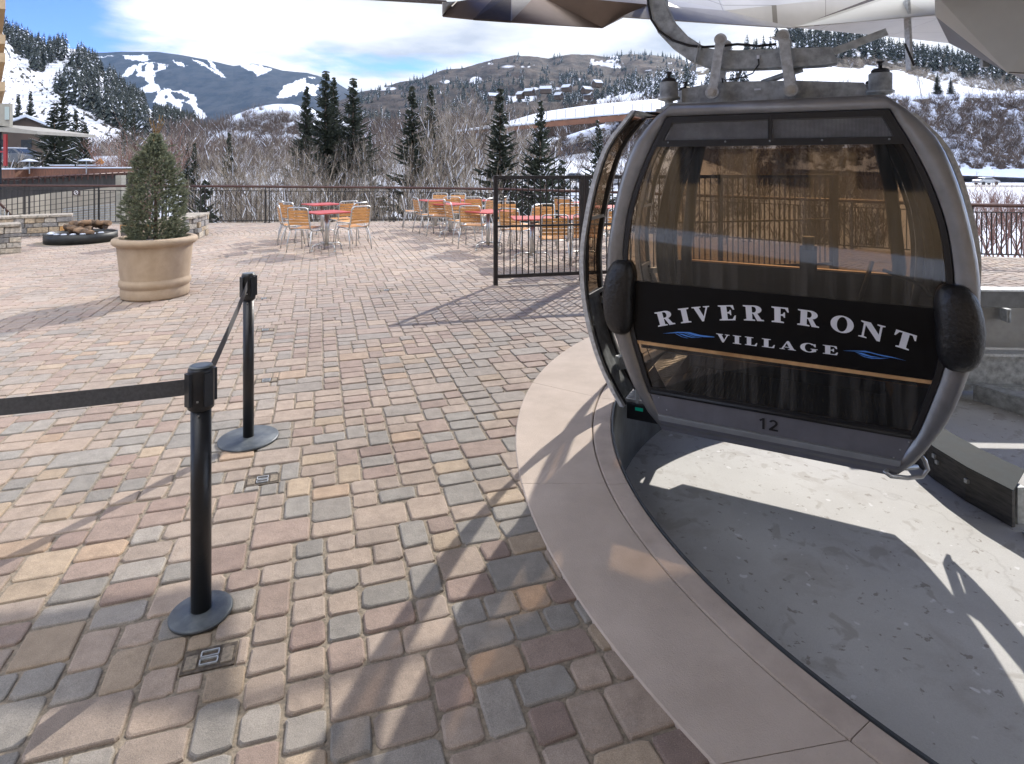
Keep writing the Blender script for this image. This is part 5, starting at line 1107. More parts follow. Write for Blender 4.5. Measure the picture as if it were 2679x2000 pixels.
def cov_right(X, Y, T, Xw, Yd):
    c = .62+NZ(X*.03, Y*.05)*1.4
    bench = np.interp(X, [1500, 1700, 2000, 2080, 2300, 2450, 2700], [250, 225, 195, 190, 202, 235, 262])
    top = np.interp(X, [1500, 2000, 2150, 2350, 2450, 2700], [236, 178, 175, 186, 215, 255])
    c = np.where((Y > top) & (Y < bench+34), .06+NZ(X*.1, Y*.2)*.3, c)
    c = c-.35*np.exp(-((X-2000)/80)**2-((Y-115)/10)**2)
    return c
m_right = hill_mat('right_hill_cover', (.03, .03, .027), (.11, .09, .075), (.62, .65, .71), .12, .95, .10)
hill('right_hill', [(1560, 262), (1700, 215), (1800, 185), (1900, 150), (1953, 128), (2013, 98), (2051, 91), (2111, 94), (2181, 97), (2252, 108), (2340, 137), (2428, 146), (2498, 158), (2569, 172), (2639, 192), (2720, 215), (2850, 250)], [(1560, 300), (2076, 236), (2320, 250), (2850, 262)], 520, 240, 280, 90, 6, .02, cov_right, m_right, p=1.1)
def cov_knoll(X, Y, T, Xw, Yd):
    return .10+NZ(X*.05, Y*.08)*.7+.62*np.exp(-((X-720)/90)**2-((Y-330)/26)**2)+.35*np.exp(-((X-600)/60)**2-((Y-340)/14)**2)
m_kn = hill_mat('knoll_cover', (.035, .028, .025), (.10, .075, .06), (.58, .63, .72), .35, .9, .28)
hill('snow_knoll', [(430, 402), (480, 380), (517, 362), (568, 326), (614, 301), (661, 284), (712, 273), (763, 273), (805, 282), (850, 296), (900, 318), (960, 345), (1040, 372)], 402, 230, 170, 160, 50, 2.5, .04, cov_knoll, m_kn, p=.8)
# valley floor: falls away below the terrace, rises again across the river
def valley_z(x, y):
    s = lambda a, b, v: np.clip((v-a)/(b-a), 0, 1)**2*(3-2*np.clip((v-a)/(b-a), 0, 1))
    z = -6.5+s(45, 120, y)*(9.5+.02*np.clip(x, -200, 300))+s(120, 260, y)*(9+.03*np.clip(x, 0, 300))+s(260, 900, y)*22
    z = z+s(5, 45, x)*s(22, 60, y)*4.0
    f = s(22, 45, x)*(1-s(150, 200, y)); z = z*(1-f)-2.4*f
    return z+NZ(x*.06, y*.06)*1.6*s(20, 60, y)*(1-.8*f)
def valley():
    ys = np.concatenate([np.linspace(17, 120, 120), np.linspace(122, 1000, 130)]); us = np.linspace(-1.05, 1.05, 240)
    U, Y = np.meshgrid(us, ys, indexing='ij'); X = U*(Y+12); Z = valley_z(X, Y)
    V = np.stack([X, Y, Z], 2).reshape(-1, 3); nt_ = len(ys); i, j = np.meshgrid(np.arange(len(us)-1), np.arange(nt_-1), indexing='ij'); a = (i*nt_+j).ravel()
    me = npmesh('snow_ground', V, [np.stack([a, a+nt_, a+nt_+1, a+1], 1)], hill_mat('valley_cover', (.07, .055, .045), (.17, .14, .11), (.60, .63, .69), 1.2, .8, .35), smooth=True)
    sx = CX+X/Y*F; sy = HY+(H-Z)/Y*F
    c = .22+NZ(X*.05, Y*.05)*.9
    c = np.where(Y > 330, .7, c)
    at = me.attributes.new('cover', 'FLOAT', 'POINT'); at.data.foreach_set('value', np.clip(c, 0, 1).ravel().astype(np.float32)); tag(link('snow_ground', me), kind='structure')
valley()
g_ = MB(); g_.add([(-9000, -3000, -9.0), (9000, -3000, -9.0), (9000, 9000, -9.0), (-9000, 9000, -9.0)], [(0, 1, 2, 3)]); tag(g_.build('ground', M['snow']), kind='structure')
# terrace edge wall facing the valley
tw = MB()
for (a, b, _), (c, d, _) in zip(RAILP, RAILP[1:]): tw.beam((a, b+.2, -3.3), (c, d+.2, -3.3), .25, 6.56)
tag(tw.build('terrace_retaining_wall', M['concrete']), 'concrete wall below the railing, carrying the edge of the terrace', 'wall')
# embankment on the right with brush, road below
def cov_bank(X, Y, T, Xw, Yd):
    top = np.interp(X, [2200, 2330, 2560, 2900], [262, 262, 258, 262])
    low = np.interp(X, [2200, 2400, 2900], [450, 440, 450])
    c = .50+NZ(X*.05, Y*.05)*1.3
    c = np.where((Y < top-2) & (X > 2200), .05, c); return np.where(Y > low, .06+NZ(X*.1, Y*.1)*.3, c)
m_bank = hill_mat('bank_cover', (.028, .023, .023), (.085, .065, .058), (.52, .58, .72), .9, 1.1, .8)
hill('snow_bank', [(1330, 432), (1400, 400), (1470, 360), (1560, 330), (1700, 290), (1900, 262), (2100, 250), (2330, 248), (2430, 247), (2560, 246), (2900, 250)], [(1330, 436), (1500, 430), (2000, 440), (2900, 474)], 190, 128, 260, 70, 1.5, .06, cov_bank, m_bank, p=1.0)
def strip(name, pts, wd, m, lift=.15):     # road along photo points at given distance
    mb = MB()
    for (x0, y0, Y0), (x1, y1, Y1) in zip(pts, pts[1:]):
        a, b = P(x0, y0, Y0), P(x1, y1, Y1); mb.add([a, b, b+Vector((0, wd, .2)), a+Vector((0, wd, .2))], [(0, 1, 2, 3)])
    tag(mb.build(name, m), kind='structure')
# ------------------------------------------------------------------ tree meshes
def conifer(seed, h, wd, snow=.3, lv=34, per=9, fine=1.0):
    rng = random.Random(seed); V = []; Q = []; MI = []
    def quad(a, b, c, d, mi): i = len(V); V.extend([a, b, c, d]); Q.append((i, i+1, i+2, i+3)); MI.append(mi)
    for k in range(lv):
        f = (k+.3)/lv; z = h*(.05+.95*f); Lb = wd*.5*((1-f)**.95)*1.12+.04
        for j in range(max(4, int(per*(1-.35*f)))):
            a = rng.uniform(0, 2*pi); L = Lb*rng.uniform(.72, 1.12); zz = z+rng.uniform(-.5, .5)*h/lv
            slope = -.32*(1-f)+.35*f+rng.uniform(-.12, .12); dr = Vector((cos(a), sin(a), 0)); sd = Vector((-sin(a), cos(a), 0)); pts = []
            n = max(2, int(L/.42*fine))
            for i in range(n+1):
                u = i/n; pts.append(Vector((0, 0, zz))+dr*(L*u)+Vector((0, 0, L*(slope*u+.18*u*u))))
            w0 = .05+.05*L
            sn = rng.random() < snow*1.6
            for i in range(n):
                u = i/n; w1 = w0*(1.2-u); w2 = w0*(1.2-(i+1)/n)*.8
                quad(pts[i]-sd*w1, pts[i]+sd*w1, pts[i+1]+sd*w2, pts[i+1]-sd*w2, 0)
                quad(pts[i]+Vector((0, 0, w1*.5)), pts[i]-Vector((0, 0, w1*1.3)), pts[i+1]-Vector((0, 0, w2*1.6)), pts[i+1]+Vector((0, 0, w2*.5)), 0)
                if sn and u > .15 and rng.random() < .75:
                    quad(pts[i]-sd*w1*.75+Vector((0, 0, .05)), pts[i]+sd*w1*.75+Vector((0, 0, .05)), pts[i+1]+sd*w2*.7+Vector((0, 0, .04)), pts[i+1]-sd*w2*.7+Vector((0, 0, .04)), 1)
                for s in (-1, 1):
                    tl = (.16+.30*L*(1-u)*.5)*rng.uniform(.7, 1.3); d = (dr*.75+sd*s*.8+Vector((0, 0, rng.uniform(-.45, .05)))).normalized(); e = pts[i]+d*tl; nn = Vector((0, 0, 1)).cross(d)*.045*(1+L*.3)
                    quad(pts[i]-nn, pts[i]+nn, e+nn*.3, e-nn*.3, 0); quad(pts[i]+Vector((0, 0, .02)), pts[i]-Vector((0, 0, .08)), e-Vector((0, 0, .07)), e, 0)
                    if sn and rng.random() < .45: up = Vector((0, 0, .035)); quad(pts[i]-nn*.9+up, pts[i]+nn*.9+up, e+nn*.3+up, e-nn*.3+up, 1)
    cr = npmesh('crown', np.array([tuple(v) for v in V]), [np.array(Q)], [M['needle'], M['snowneedle']], MI)
    t = MB(); t.tube([(0, 0, -1.0), (0, 0, h*.5), (0, 0, h*.99)], [h*.014+.04, h*.008+.03, .012], 6)
    return cr, t.mesh('trunk', M['bark'])
def baretree(seed, h, stems=1, spread=.5, mt='twig', depth=4, dens=1.0, lean=0):
    rng = random.Random(seed); V = []; Q = []
    def seg(a, b, ra, rb):
        t = (b-a).normalized(); u = t.orthogonal().normalized(); v = t.cross(u); i = len(V)
        for p, r in ((a, ra), (b, rb)):
            for k in range(3): V.append(p+(u*cos(k*2.094)+v*sin(k*2.094))*r)
        for k in range(3): Q.append((i+k, i+(k+1) % 3, i+3+(k+1) % 3, i+3+k))
    def grow(p, d, L, r, lev):
        n = 4 if lev < 2 else 3 if lev < 3 else 2; pts = [p]; q = p; dd = d
        for i in range(n):
            dd = (dd+Vector((rng.uniform(-1, 1), rng.uniform(-1, 1), rng.uniform(-.3, .8)))*(.13+.05*lev)).normalized(); q2 = q+dd*L/n; ra = r*(1-.55*i/n); rb = r*(1-.55*(i+1)/n); seg(q, q2, ra, rb); q = q2; pts.append(q)
        if lev >= depth: return
        nb = int((6, 6, 5, 5, 4)[lev]*dens)
        for b in range(nb):
            f = rng.uniform(.25 if lev == 0 else .15, 1); i = min(n-1, int(f*n)); s = pts[i].lerp(pts[i+1], f*n-i)
            ax = Vector((rng.uniform(-1, 1), rng.uniform(-1, 1), rng.uniform(-.2, 1))).normalized(); nd = (dd*.75+ax*(.65+.25*spread)+Vector((0, 0, .25))).normalized()
            grow(s, nd, L*rng.uniform(.38, .62)*(1.15-.35*f), r*.42, lev+1)
    for s in range(stems):
        a = rng.uniform(0, 2*pi); tl = (rng.uniform(.05, .3) if stems > 1 else .04)+lean; grow(Vector((cos(a)*.15*(stems > 1), sin(a)*.15*(stems > 1), -.5)), Vector((cos(a)*tl*spread*1.6+lean, sin(a)*tl*spread*1.6, 1)).normalized(), h*rng.uniform(.62, .78), h*.0115*(1 if stems == 1 else .75), 0)
    mi = [1 if (k//3) % 11 == 0 and k > 60 and mt == 'twig' else 0 for k in range(len(Q))]
    return npmesh('branches', np.array([tuple(v) for v in V]), [np.array(Q)], [M[mt], M['snowneedle']], mi)
def scatter_mesh(name, tmpl, T, mats, kind='stuff'):
    """tmpl: list of (V, faces, mi) templates; T: list of (index, loc, rot, scale xyz)"""
    VV = []; FF = []; MI = []; o = 0
    for (k, loc, r, s) in T:
        V, Fq, mi = tmpl[k]; c, sn = cos(r), sin(r); W = V*np.array(s); W = np.stack([W[:, 0]*c-W[:, 1]*sn, W[:, 0]*sn+W[:, 1]*c, W[:, 2]], 1)+np.array(loc)
        VV.append(W); FF.append(Fq+o); MI.append(mi); o += len(V)
    me = npmesh(name, np.concatenate(VV), [np.concatenate(FF)], mats, np.concatenate(MI)); return tag(link(name, me), kind=kind)
def small_conifer(seed, snow=.12):
    rng = random.Random(seed); V = []; T = []; MI = []
    for k in range(9):
        f = k/9; z = .06+.94*f; r = .21*(1-f)**.85+.015
        for j in range(7):
            a = rng.uniform(0, 2*pi); da = rng.uniform(.25, .45); rr = r*rng.uniform(.7, 1.2); i = len(V)
            V += [(0, 0, z+.16*(1-f)+.02), (cos(a-da)*rr, sin(a-da)*rr, z-.03+rng.uniform(-.02, .02)), (cos(a+da)*rr, sin(a+da)*rr, z-.03+rng.uniform(-.02, .02))]; T.append((i, i+1, i+2)); MI.append(1 if rng.random() < snow else 0)
    i = len(V); V += [(0, 0, 1.06), (.02, 0, .85), (-.01, .017, .85), (-.01, -.017, .85)]; T += [(i, i+1, i+2), (i, i+2, i+3), (i, i+3, i+1)]; MI += [0, 0, 0]
    return np.array(V), np.array(T), np.array(MI)
def bush(seed, n=70, tall=.5):
    rng = random.Random(seed); V = []; T = []; MI = []
    for k in range(n):
        a = rng.uniform(0, 2*pi); b = Vector((rng.uniform(-.15, .15), rng.uniform(-.15, .15), 0)) if rng.random() < .5 else Vector((cos(a)*rng.uniform(.05, .3), sin(a)*rng.uniform(.05, .3), rng.uniform(.1, .6)))
        d = Vector((cos(a)*rng.uniform(.1, 1-tall*.5), sin(a)*rng.uniform(.1, 1-tall*.5), rng.uniform(.4, 1))); e = b+d*rng.uniform(.25, .6); s = d.orthogonal().normalized()*rng.uniform(.006, .014)
        i = len(V); V += [b-s, b+s, e]; T.append((i, i+1, i+2)); MI.append(1 if rng.random() < .06 else 0)
    return np.array([tuple(v) for v in V]), np.array(T), np.array(MI)
# ------------------------------------------------------------------ forests that read as masses, and the trees one can tell apart
rng = random.Random(21)
SMALL = [small_conifer(s, sn) for s, sn in ((1, .04), (2, .08), (3, .15), (4, .3))]
NM = [M['needledk'], M['snowneedle']]
def small_tree_mesh(k):
    V, T, mi = SMALL[k]; me = npmesh('conifer', V, [T], NM, mi); return me
SMESH = [small_tree_mesh(k) for k in range(4)]
def forest(hname, n_ind, n_mass, hmin, hmax, test, lab, group, mname, kinds=(0, 1, 2), hs=1.0):
    pts = [hill_pick(hname, rng, test) for _ in range(n_ind+n_mass)]; pts = [p for p in pts if p is not None]; pts.sort(key=lambda p: p.y)
    for p in pts[:n_ind]:
        o = link('conifer', SMESH[rng.choice(kinds)]); h = rng.uniform(hmin, hmax); o.location = p-Vector((0, 0, .5)); o.scale = (h*hs*rng.uniform(.8, 1.1), h*hs*rng.uniform(.8, 1.1), h); o.rotation_euler = (0, 0, rng.uniform(0, 6)); tag(o, lab, 'tree', group)
    if n_mass: scatter_mesh(mname, SMALL, [(rng.choice(kinds), tuple(p-Vector((0, 0, .5))), rng.uniform(0, 6), (lambda h: (h*hs, h*hs, h))(rng.uniform(hmin, hmax))) for p in pts[n_ind:]], NM)
forest('left_hill', 150, 900, 9, 16, lambda x, y, c: c > .5 and -30 < x < 520 and y < np.interp(x, [0, 20, 60, 120, 170, 237, 300, 420, 520], [70, 110, 160, 225, 265, 300, 335, 380, 392])-2, 'small dark conifer among many on the steep snowy hillside at upper left', 'conifers on the left hillside', 'left_hill_forest', (0, 0, 1, 1, 2))
forest('right_hill', 60, 520, 9, 15, lambda x, y, c: 1900 < x < 2750 and y < np.interp(x, [1900, 2000, 2150, 2350, 2450, 2700], [160, 150, 150, 165, 195, 235]) and (c > .35 or rng.random() < .1) and (x > 2060 or rng.random() < .15), 'small conifer among many on the snowy hill at upper right', 'conifers on the right hill', 'right_hill_forest', (0, 1, 1, 2))
forest('brown_mountain', 0, 1300, 16, 30, lambda x, y, c: 900 < x < 1950 and ((215 < y < 275 and 1180 < x) or (y < np.interp(x, [900, 1200, 1345, 1500, 1950], [300, 185, 152, 150, 190]) and rng.random() < .4) or (NZ(np.float64(x*.02), np.float64(y*.06)) > .06)), '', '', 'brown_mountain_forest', (0, 1, 1))
forest('right_hill', 40, 60, 8, 14, lambda x, y, c: 1560 < x < 1950 and 205 < y < 262, 'snow dusted conifer among those behind the cabin suspension', 'conifers behind the cabin suspension', 'suspension_forest', (2, 3))
forest('left_hill', 0, 60, 8, 13, lambda x, y, c: 380 < x < 640 and y > 325, '', '', 'hill_foot_forest', (0, 1))
# trees below the snow line on the lower right of the brown mountain, and on the bench
# bare brush as masses
BUSH = [bush(s) for s in range(5)]; BM = [M['twigdk']]
def brush(name, n, gen, smin, smax, m, tall=1.0):
    T = []
    for _ in range(n):
        p = gen()
        if p is None: continue
        s = rng.uniform(smin, smax); T.append((rng.randrange(5), tuple(p), rng.uniform(0, 6), (s, s, s*tall)))
    scatter_mesh(name, BUSH, T, [m, M['snowneedle']])
brush('bank_brush', 2600, lambda: hill_pick('snow_bank', rng, lambda x, y, c: x > 1600 and c > .28 and 252 < y < 440), 1.8, 4.0, M['twigdk'])
brush('knoll_brush', 500, lambda: hill_pick('snow_knoll', rng, lambda x, y, c: c > .3), 1.5, 3.4, M['twigdk'])
brush('right_hill_brush', 700, lambda: hill_pick('right_hill', rng, lambda x, y, c: x > 1850 and c > .3 and y > 120), 3, 6, M['twig'])
brush('left_hill_brush', 900, lambda: hill_pick('left_hill', rng, lambda x, y, c: -40 < x < 330 and c > .25 and y > 150), .8, 1.9, M['twigdk'])
def vgen(x0, x1, Y0, Y1, dens=None):
    def f():
        Y = Y0+(Y1-Y0)*rng.random(); x = rng.uniform(x0, x1); X = (x-CX)/F*Y; return Vector((X, Y, float(valley_z(np.float64(X), np.float64(Y)))-.2))
    return f
brush('far_valley_thicket', 2600, vgen(420, 2000, 200, 420), 7, 14, M['twigdk'])
brush('valley_thicket', 800, vgen(240, 1350, 90, 200), 4, 8.5, M['twigdk'])
brush('riverside_brush', 300, vgen(330, 1550, 24, 60), 1.5, 3.2, M['twigdk'])
brush('bank_foot_brush', 480, vgen(1620, 2330, 45, 120), 2, 4.2, M['twigdk'])
brush('middle_thicket', 220, vgen(1200, 2100, 90, 170), 3, 6, M['twigdk'])
# big spruces near the terrace
CM = [conifer(1, 12, 6.0, .16, 40, 12), conifer(2, 12, 5.4, .3, 38, 11), conifer(3, 12, 7.6, .38, 38, 11), conifer(4, 12, 7.0, .6, 34, 10), conifer(5, 6, 5.4, .9, 20, 10)]
def spruce(x, ytop, Y, k, wf, label, group=None, zb=None, half=None):
    X = (x-CX)/F*Y; z0 = float(valley_z(np.float64(X), np.float64(Y)))-.2 if zb is None else zb; zt = H-(ytop-HY)/F*Y; h = zt-z0; bh = 12 if k < 4 else 6
    o = empty('spruce_tree', (X, Y, z0), rng.uniform(0, 6), label, 'tree', group); s = h/bh
    o.scale = (s*wf, s*wf, s); link('crown', CM[k][0], o); link('trunk', CM[k][1], o)
for a in [(852, 183, 44, 0, .95, 'tallest dark spruce left of centre, its tip beside a second one'), (872, 200, 46, 0, .8, 'dark spruce merged with the tallest one, just right of its tip'), (924, 202, 44, 0, 1.0, 'broad dark spruce right of the tallest pair'), (801, 224, 47, 0, .8, 'slim dark spruce left of the tallest pair'),
 (1078, 224, 34, 1, .95, 'snow dusted spruce behind the middle railing, left one of two'), (1127, 222, 40, 1, .85, 'snow dusted spruce behind the middle railing, right one of two with bare branches before it'), (1308, 230, 31, 1, 1.0, 'narrow spruce behind the leaning cottonwood above the fence corner'), (1413, 264, 31, 2, .7, 'dark shaggy narrow spruce above the bar fence'), (1565, 313, 36, 3, .75, 'snowy spruce beside the open cabin door'),
 (1470, 415, 30, 4, .5, 'small snowy young spruce above the bar fence'), (509, 373, 34, 1, .65, 'slender snowy spruce right of the potted spruce'), (600, 346, 36, 2, .55, 'slender brownish spruce left of the dark spruces'), (538, 470, 23, 4, .6, 'small very snowy spruce just behind the railing right of the planter'),
 (142, 268, 44, 3, 1.15, 'large spreading snowy spruce at left above the ramp wall'), (162, 243, 52, 2, .8, 'spruce standing behind the large spreading snowy one'), (219, 305, 42, 3, .75, 'second snowy spruce at left with a reddish brown top'), (200, 288, 50, 2, .7, 'spruce between the two snowy ones at left, farther back'), (350, 268, 60, 3, .6, 'snowy spruce behind the potted spruce, right one'), (327, 275, 64, 3, .5, 'snowy spruce behind the potted spruce, left one'),
 (48, 246, 85, 1, .8, 'spruce on the snowy slope above the grey roof at left'), (80, 238, 88, 1, .75, 'second spruce on the snowy slope above the grey roof, right one'), (968, 330, 50, 3, .45, 'stunted snow speckled spruce between the two spruce groups'), (1165, 380, 40, 4, .5, 'low snowy spruce among bare trees behind the centre railing'),
 (1345, 452, 25, 4, .6, 'low snowy spruce behind the bars at the left of the fence'), (1425, 430, 24, 4, .6, 'low snowy spruce behind the bars in the middle of the fence'), (1560, 425, 27, 4, .6, 'low snowy spruce behind the cabin door'), (490, 375, 55, 2, .4, 'thin spruce half hidden right of the potted spruce')]: spruce(*a)
for x, yt, lab in ((2452, 190, 'left one of two snow dusted spruces standing on the bench at upper right'), (2487, 202, 'right one of two snow dusted spruces standing on the bench at upper right')):
    b = hill_at('right_hill', x, 244); Yb_ = 190; spruce(x, yt, Yb_, 2, .8, lab, zb=H-(247-HY)/F*Yb_)
# bare trees
BT = [baretree(11, 10, 1, .5), baretree(12, 10, 3, .6, dens=.9), baretree(13, 10, 5, .7, dens=.75), baretree(14, 10, 1, .8), baretree(15, 10, 2, .9, dens=1.0, lean=.25), baretree(16, 10, 7, .9, depth=3, dens=1.0)]
BTR = [baretree(17, 10, 6, .9, 'twigred', depth=3), baretree(18, 10, 3, .7, 'twigdk', dens=.9)]
def bare(x, ytop, Y, k, wf=1.0, meshes=BT, label='bare grey brown tree among the riverside trees behind the railing', group='bare riverside trees'):
    X = (x-CX)/F*Y; z0 = float(valley_z(np.float64(X), np.float64(Y))); h = H-(ytop-HY)/F*Y-z0; o = link('bare_tree', meshes[k]); s = h/10*1.02; o.location = (X, Y, z0); o.scale = (s*wf, s*wf, s); o.rotation_euler = (0, 0, rng.uniform(0, 6)); tag(o, label, 'tree', group); return o
prof = [(540, 372), (600, 345), (650, 340), (700, 352), (740, 335), (790, 350), (850, 345), (900, 350), (960, 335), (1000, 345), (1040, 330), (1080, 320), (1130, 260), (1180, 245), (1230, 240), (1280, 262), (1330, 255), (1370, 290), (1420, 320), (1470, 370)]
for k in range(54):
    x = 545+(1440-545)*((k*.618) % 1); yt = np.interp(x, *zip(*prof))+rng.uniform(-6, 70); bare(x, yt, rng.uniform(30, 58), rng.choice((0, 1, 2, 1, 3)), rng.uniform(.55, .9))
o = bare(1235, 238, 38, 4, .8, label='large bare cottonwood leaning left above the middle tables', group=None); o.rotation_euler = (0, .12, 2.6)
o = bare(1255, 246, 36, 3, 1.0, label='tall bare cottonwood with pale forked trunks above the fence corner', group=None)
for x, y, Y in ((560, 440, 24), (620, 430, 26), (690, 440, 25), (730, 432, 27), (775, 436, 24), (980, 430, 25), (1040, 440, 24), (900, 440, 26), (1110, 430, 25), (1190, 435, 24), (1240, 430, 26), (840, 438, 24)): bare(x, y, Y, rng.choice((2, 5)), .8, label='low many stemmed bare shrub close behind the railing', group='bare shrubs behind the railing')
for x, y, Y in ((300, 330, 48), (330, 322, 55), (270, 345, 60), (40, 365, 40), (55, 370, 42), (360, 345, 60), (420, 340, 75), (460, 335, 80), (255, 350, 70), (385, 350, 50)): bare(x, y, Y, rng.choice((1, 2)), .9, label='bare tree among those at left beyond the ramp wall', group='bare trees at left')
for x, y, Y in ((315, 345, 40), (345, 350, 42)): bare(x, y, Y, 0, .9, BTR, 'reddish twigged bare bush beyond the planter', 'red twigged bushes')
for k in range(60): x = rng.uniform(420, 1960); bare(x, rng.uniform(255, 300) if x > 1000 else rng.uniform(285, 320), rng.uniform(190, 300), 1, .9, BTR, 'brown bare tree in the wood across the valley', 'bare trees across the valley')
for x, y, Y in ((2410, 175, 170), (2540, 190, 160), (2590, 200, 150), (2640, 205, 150), (2570, 180, 175), (2670, 190, 140), (2500, 215, 150), (2610, 180, 200)): 
    z0 = H-(250-HY)/F*Y; o = link('bare_tree', BT[1]); h = H-(y-HY)/F*Y-z0; o.location = ((x-CX)/F*Y, Y, z0); s = h/10; o.scale = (s, s, s); o.rotation_euler = (0, 0, rng.uniform(0, 6)); tag(o, 'pale bare tree on the bench above the brushy bank at right', 'tree', 'bare trees on the right bench')
for x, y, Y in ((2345, 395, 90), (2390, 400, 88), (2420, 395, 92), (2460, 405, 85), (2330, 410, 80)):
    Y = Y*1.38; z0 = H-(474-HY)/F*Y; o = link('bare_shrub', BT[5]); s = (H-(y-HY)/F*Y-z0)/10; o.location = ((x-CX)/F*Y, Y, z0); o.scale = (s, s, s); tag(o, 'dark bare shrub on snow at the foot of the brushy bank at right', 'shrub', 'bare shrubs at the foot of the bank')
for x, y, Y in ((2600, 478, 30), (2640, 470, 29), (2680, 474, 30), (2560, 500, 28)):
    z0 = -3; o = link('bare_shrub', BTR[0]); s = (H-(y-HY)/F*Y-z0)/10; o.location = ((x-CX)/F*Y, Y, z0); o.scale = (s*1.2, s*1.2, s); tag(o, 'reddish bare bush rising behind the railing at the right edge', 'shrub', 'bushes behind the right railing')
# ------------------------------------------------------------------ things across the valley
def house(p, wd, dp, ht, rz, label):
    o = empty('house', p, rz, label, 'house', 'snow roofed houses on the far hillside')
    q = MB(); q.box((0, 0, ht*.3), (wd, dp, ht*.9)); q.add([(-wd/2, -dp/2, ht*.74), (wd/2, -dp/2, ht*.74), (0, -dp/2, ht*1.25), (-wd/2, dp/2, ht*.74), (wd/2, dp/2, ht*.74), (0, dp/2, ht*1.25)], [(0, 1, 2), (5, 4, 3)]); q.build('wall', M['housewall'], o)
    q = MB(); e = wd*.08
    for s in (-1, 1): q.add([(0, -dp/2-e, ht*1.32), (s*(wd/2+e), -dp/2-e, ht*.70), (s*(wd/2+e), dp/2+e, ht*.70), (0, dp/2+e, ht*1.32), (0, -dp/2-e, ht*1.24), (s*(wd/2+e), -dp/2-e, ht*.62), (s*(wd/2+e), dp/2+e, ht*.62), (0, dp/2+e, ht*1.24)], [(0, 1, 2, 3), (7, 6, 5, 4), (0, 4, 5, 1), (1, 5, 6, 2), (2, 6, 7, 3)])
    q.build('roof', M['snow'], o)
    q = MB()
    for x in (-.28, 0, .28): q.box((x*wd, -dp/2-.05, ht*.4), (wd*.12, .1, ht*.25))
    q.build('window', M['winglass'], o)
for x, y, w_, l in ((1385, 242, 24, 'house with a tall pointed snowy gable on the far hillside'), (1428, 236, 30, 'largest house with several snowy gables on the far hillside'), (1483, 232, 22, 'house with a snowy roof right of the many gabled one'), (1535, 237, 26, 'long low snow roofed house right of centre on the far hillside'), (1290, 254, 26, 'leftmost snow roofed house behind the narrow spruce'), (1362, 250, 16, 'small snow roofed house left of the pointed gable'), (1562, 220, 22, 'upper snow roofed house above the others on the far hillside'), (1462, 252, 18, 'low house with a snowy roof below the others'), (1540, 252, 18, 'small snow roofed house low down near the hanging cabin')):
    Y = 640; p = P(x, y+7, Y); house(p, 8, w_*.38, 5.5, rng.choice((1.2, 1.9))+rng.uniform(-.25, .25), l)
def far_wall():
    # brown retaining wall with posts, snow above and below
    Y = 118; pts = [(1180, 351), (1250, 347), (1330, 341), (1400, 334), (1440, 330), (1540, 322), (1640, 314), (1750, 306), (1900, 296)]
    o = empty('retaining_wall', P(1360, 345, Y), 0, 'long reddish brown retaining wall with snow on its ledge beyond the bare trees', 'retaining wall'); O = P(1360, 345, Y)
    q = MB(); s = MB()
    for (x0, y0), (x1, y1) in zip(pts, pts[1:]):
        h0 = np.interp(x0, [1180, 1330, 1450, 1900], [2, 5, 10, 14])
        q.beam(P(x0, y0-h0/2, Y)-O, P(x1, y1-h0/2, Y)-O, .4, h0/F*Y+.3); s.beam(P(x0, y0-h0-6, Y)-O, P(x1, y1-h0-6, Y)-O, .6, .25)
    q.build('wall', M['wallbrown'], o); s.build('snow_cap', M['snow'], o)
    s = MB()
    for x in range(1380, 1900, 25):
        y = np.interp(x, *zip(*pts))-18; s.beam(P(x, y, Y)-O, P(x, y-22, Y)-O, .09, .09)
    s.build('fence_post', M['dkmetal'], o)
    b = MB(); n = len(pts); top = [P(x, y-np.interp(x, [1180, 1330, 1450, 1900], [5, 9, 15, 20]), Y) for x, y in pts]; far = [P(x, y-np.interp(x, [1180, 1300, 1400, 1500, 1900], [8, 18, 36, 46, 52]), Y+60) for x, y in pts]; b.add(top+far, [(i, i+1, n+i+1, n+i) for i in range(n-1)])
    tag(b.build('snow_field', M['snow']), kind='structure')
far_wall()
def car(p, rz, m, label, group, s=1.0):
    o = empty('parked_car', p, rz, label, 'car', group); o.scale = (s, s, s)
    prof = [(-2.2, .35), (-2.25, .7), (-2.1, .92), (-1.4, 1.0), (-.9, 1.42), (.6, 1.44), (1.2, .98), (2.05, .82), (2.2, .6), (2.2, .35)]
    q = MB(); q.prism([(x, z) for x, z in prof], -.85, .85, fn=lambda u, v, w_: Vector((u, w_*(1-.12*max(0, (v-.95)/.5)), v))); q.build('body', m, o, bevel=.05)
    q = MB()
    for sy in (-1, 1):
        q.add([(-1.25, sy*.84, 1.02), (1.05, sy*.84, 1.0), (.52, sy*.78, 1.36), (-.85, sy*.78, 1.35)], [(0, 1, 2, 3)])
    q.add([(1.18, -.7, 1.02), (1.18, .7, 1.02), (.66, .62, 1.41), (.66, -.62, 1.41)], [(0, 1, 2, 3)]); q.add([(-1.42, -.7, 1.03), (-1.42, .7, 1.03), (-.97, .62, 1.39), (-.97, -.62, 1.39)], [(3, 2, 1, 0)]); q.build('window', M['winglass'], o)
    for x in (-1.35, 1.35):
        for y in (-.82, .82): q = MB(); q.tube([(x, y-.1, .33), (x, y+.1, .33)], .33, 14); q.build('wheel', M['tyre'], o)
    q = MB(); q.box((-.1, 0, 1.46), (1.4, 1.3, .08)); q.build('snow_on_roof', M['snow'], o)
car(P(2580, 484, 116), .1, M['carsilver'], 'silver grey car parked below the brushy bank at the far right', None)
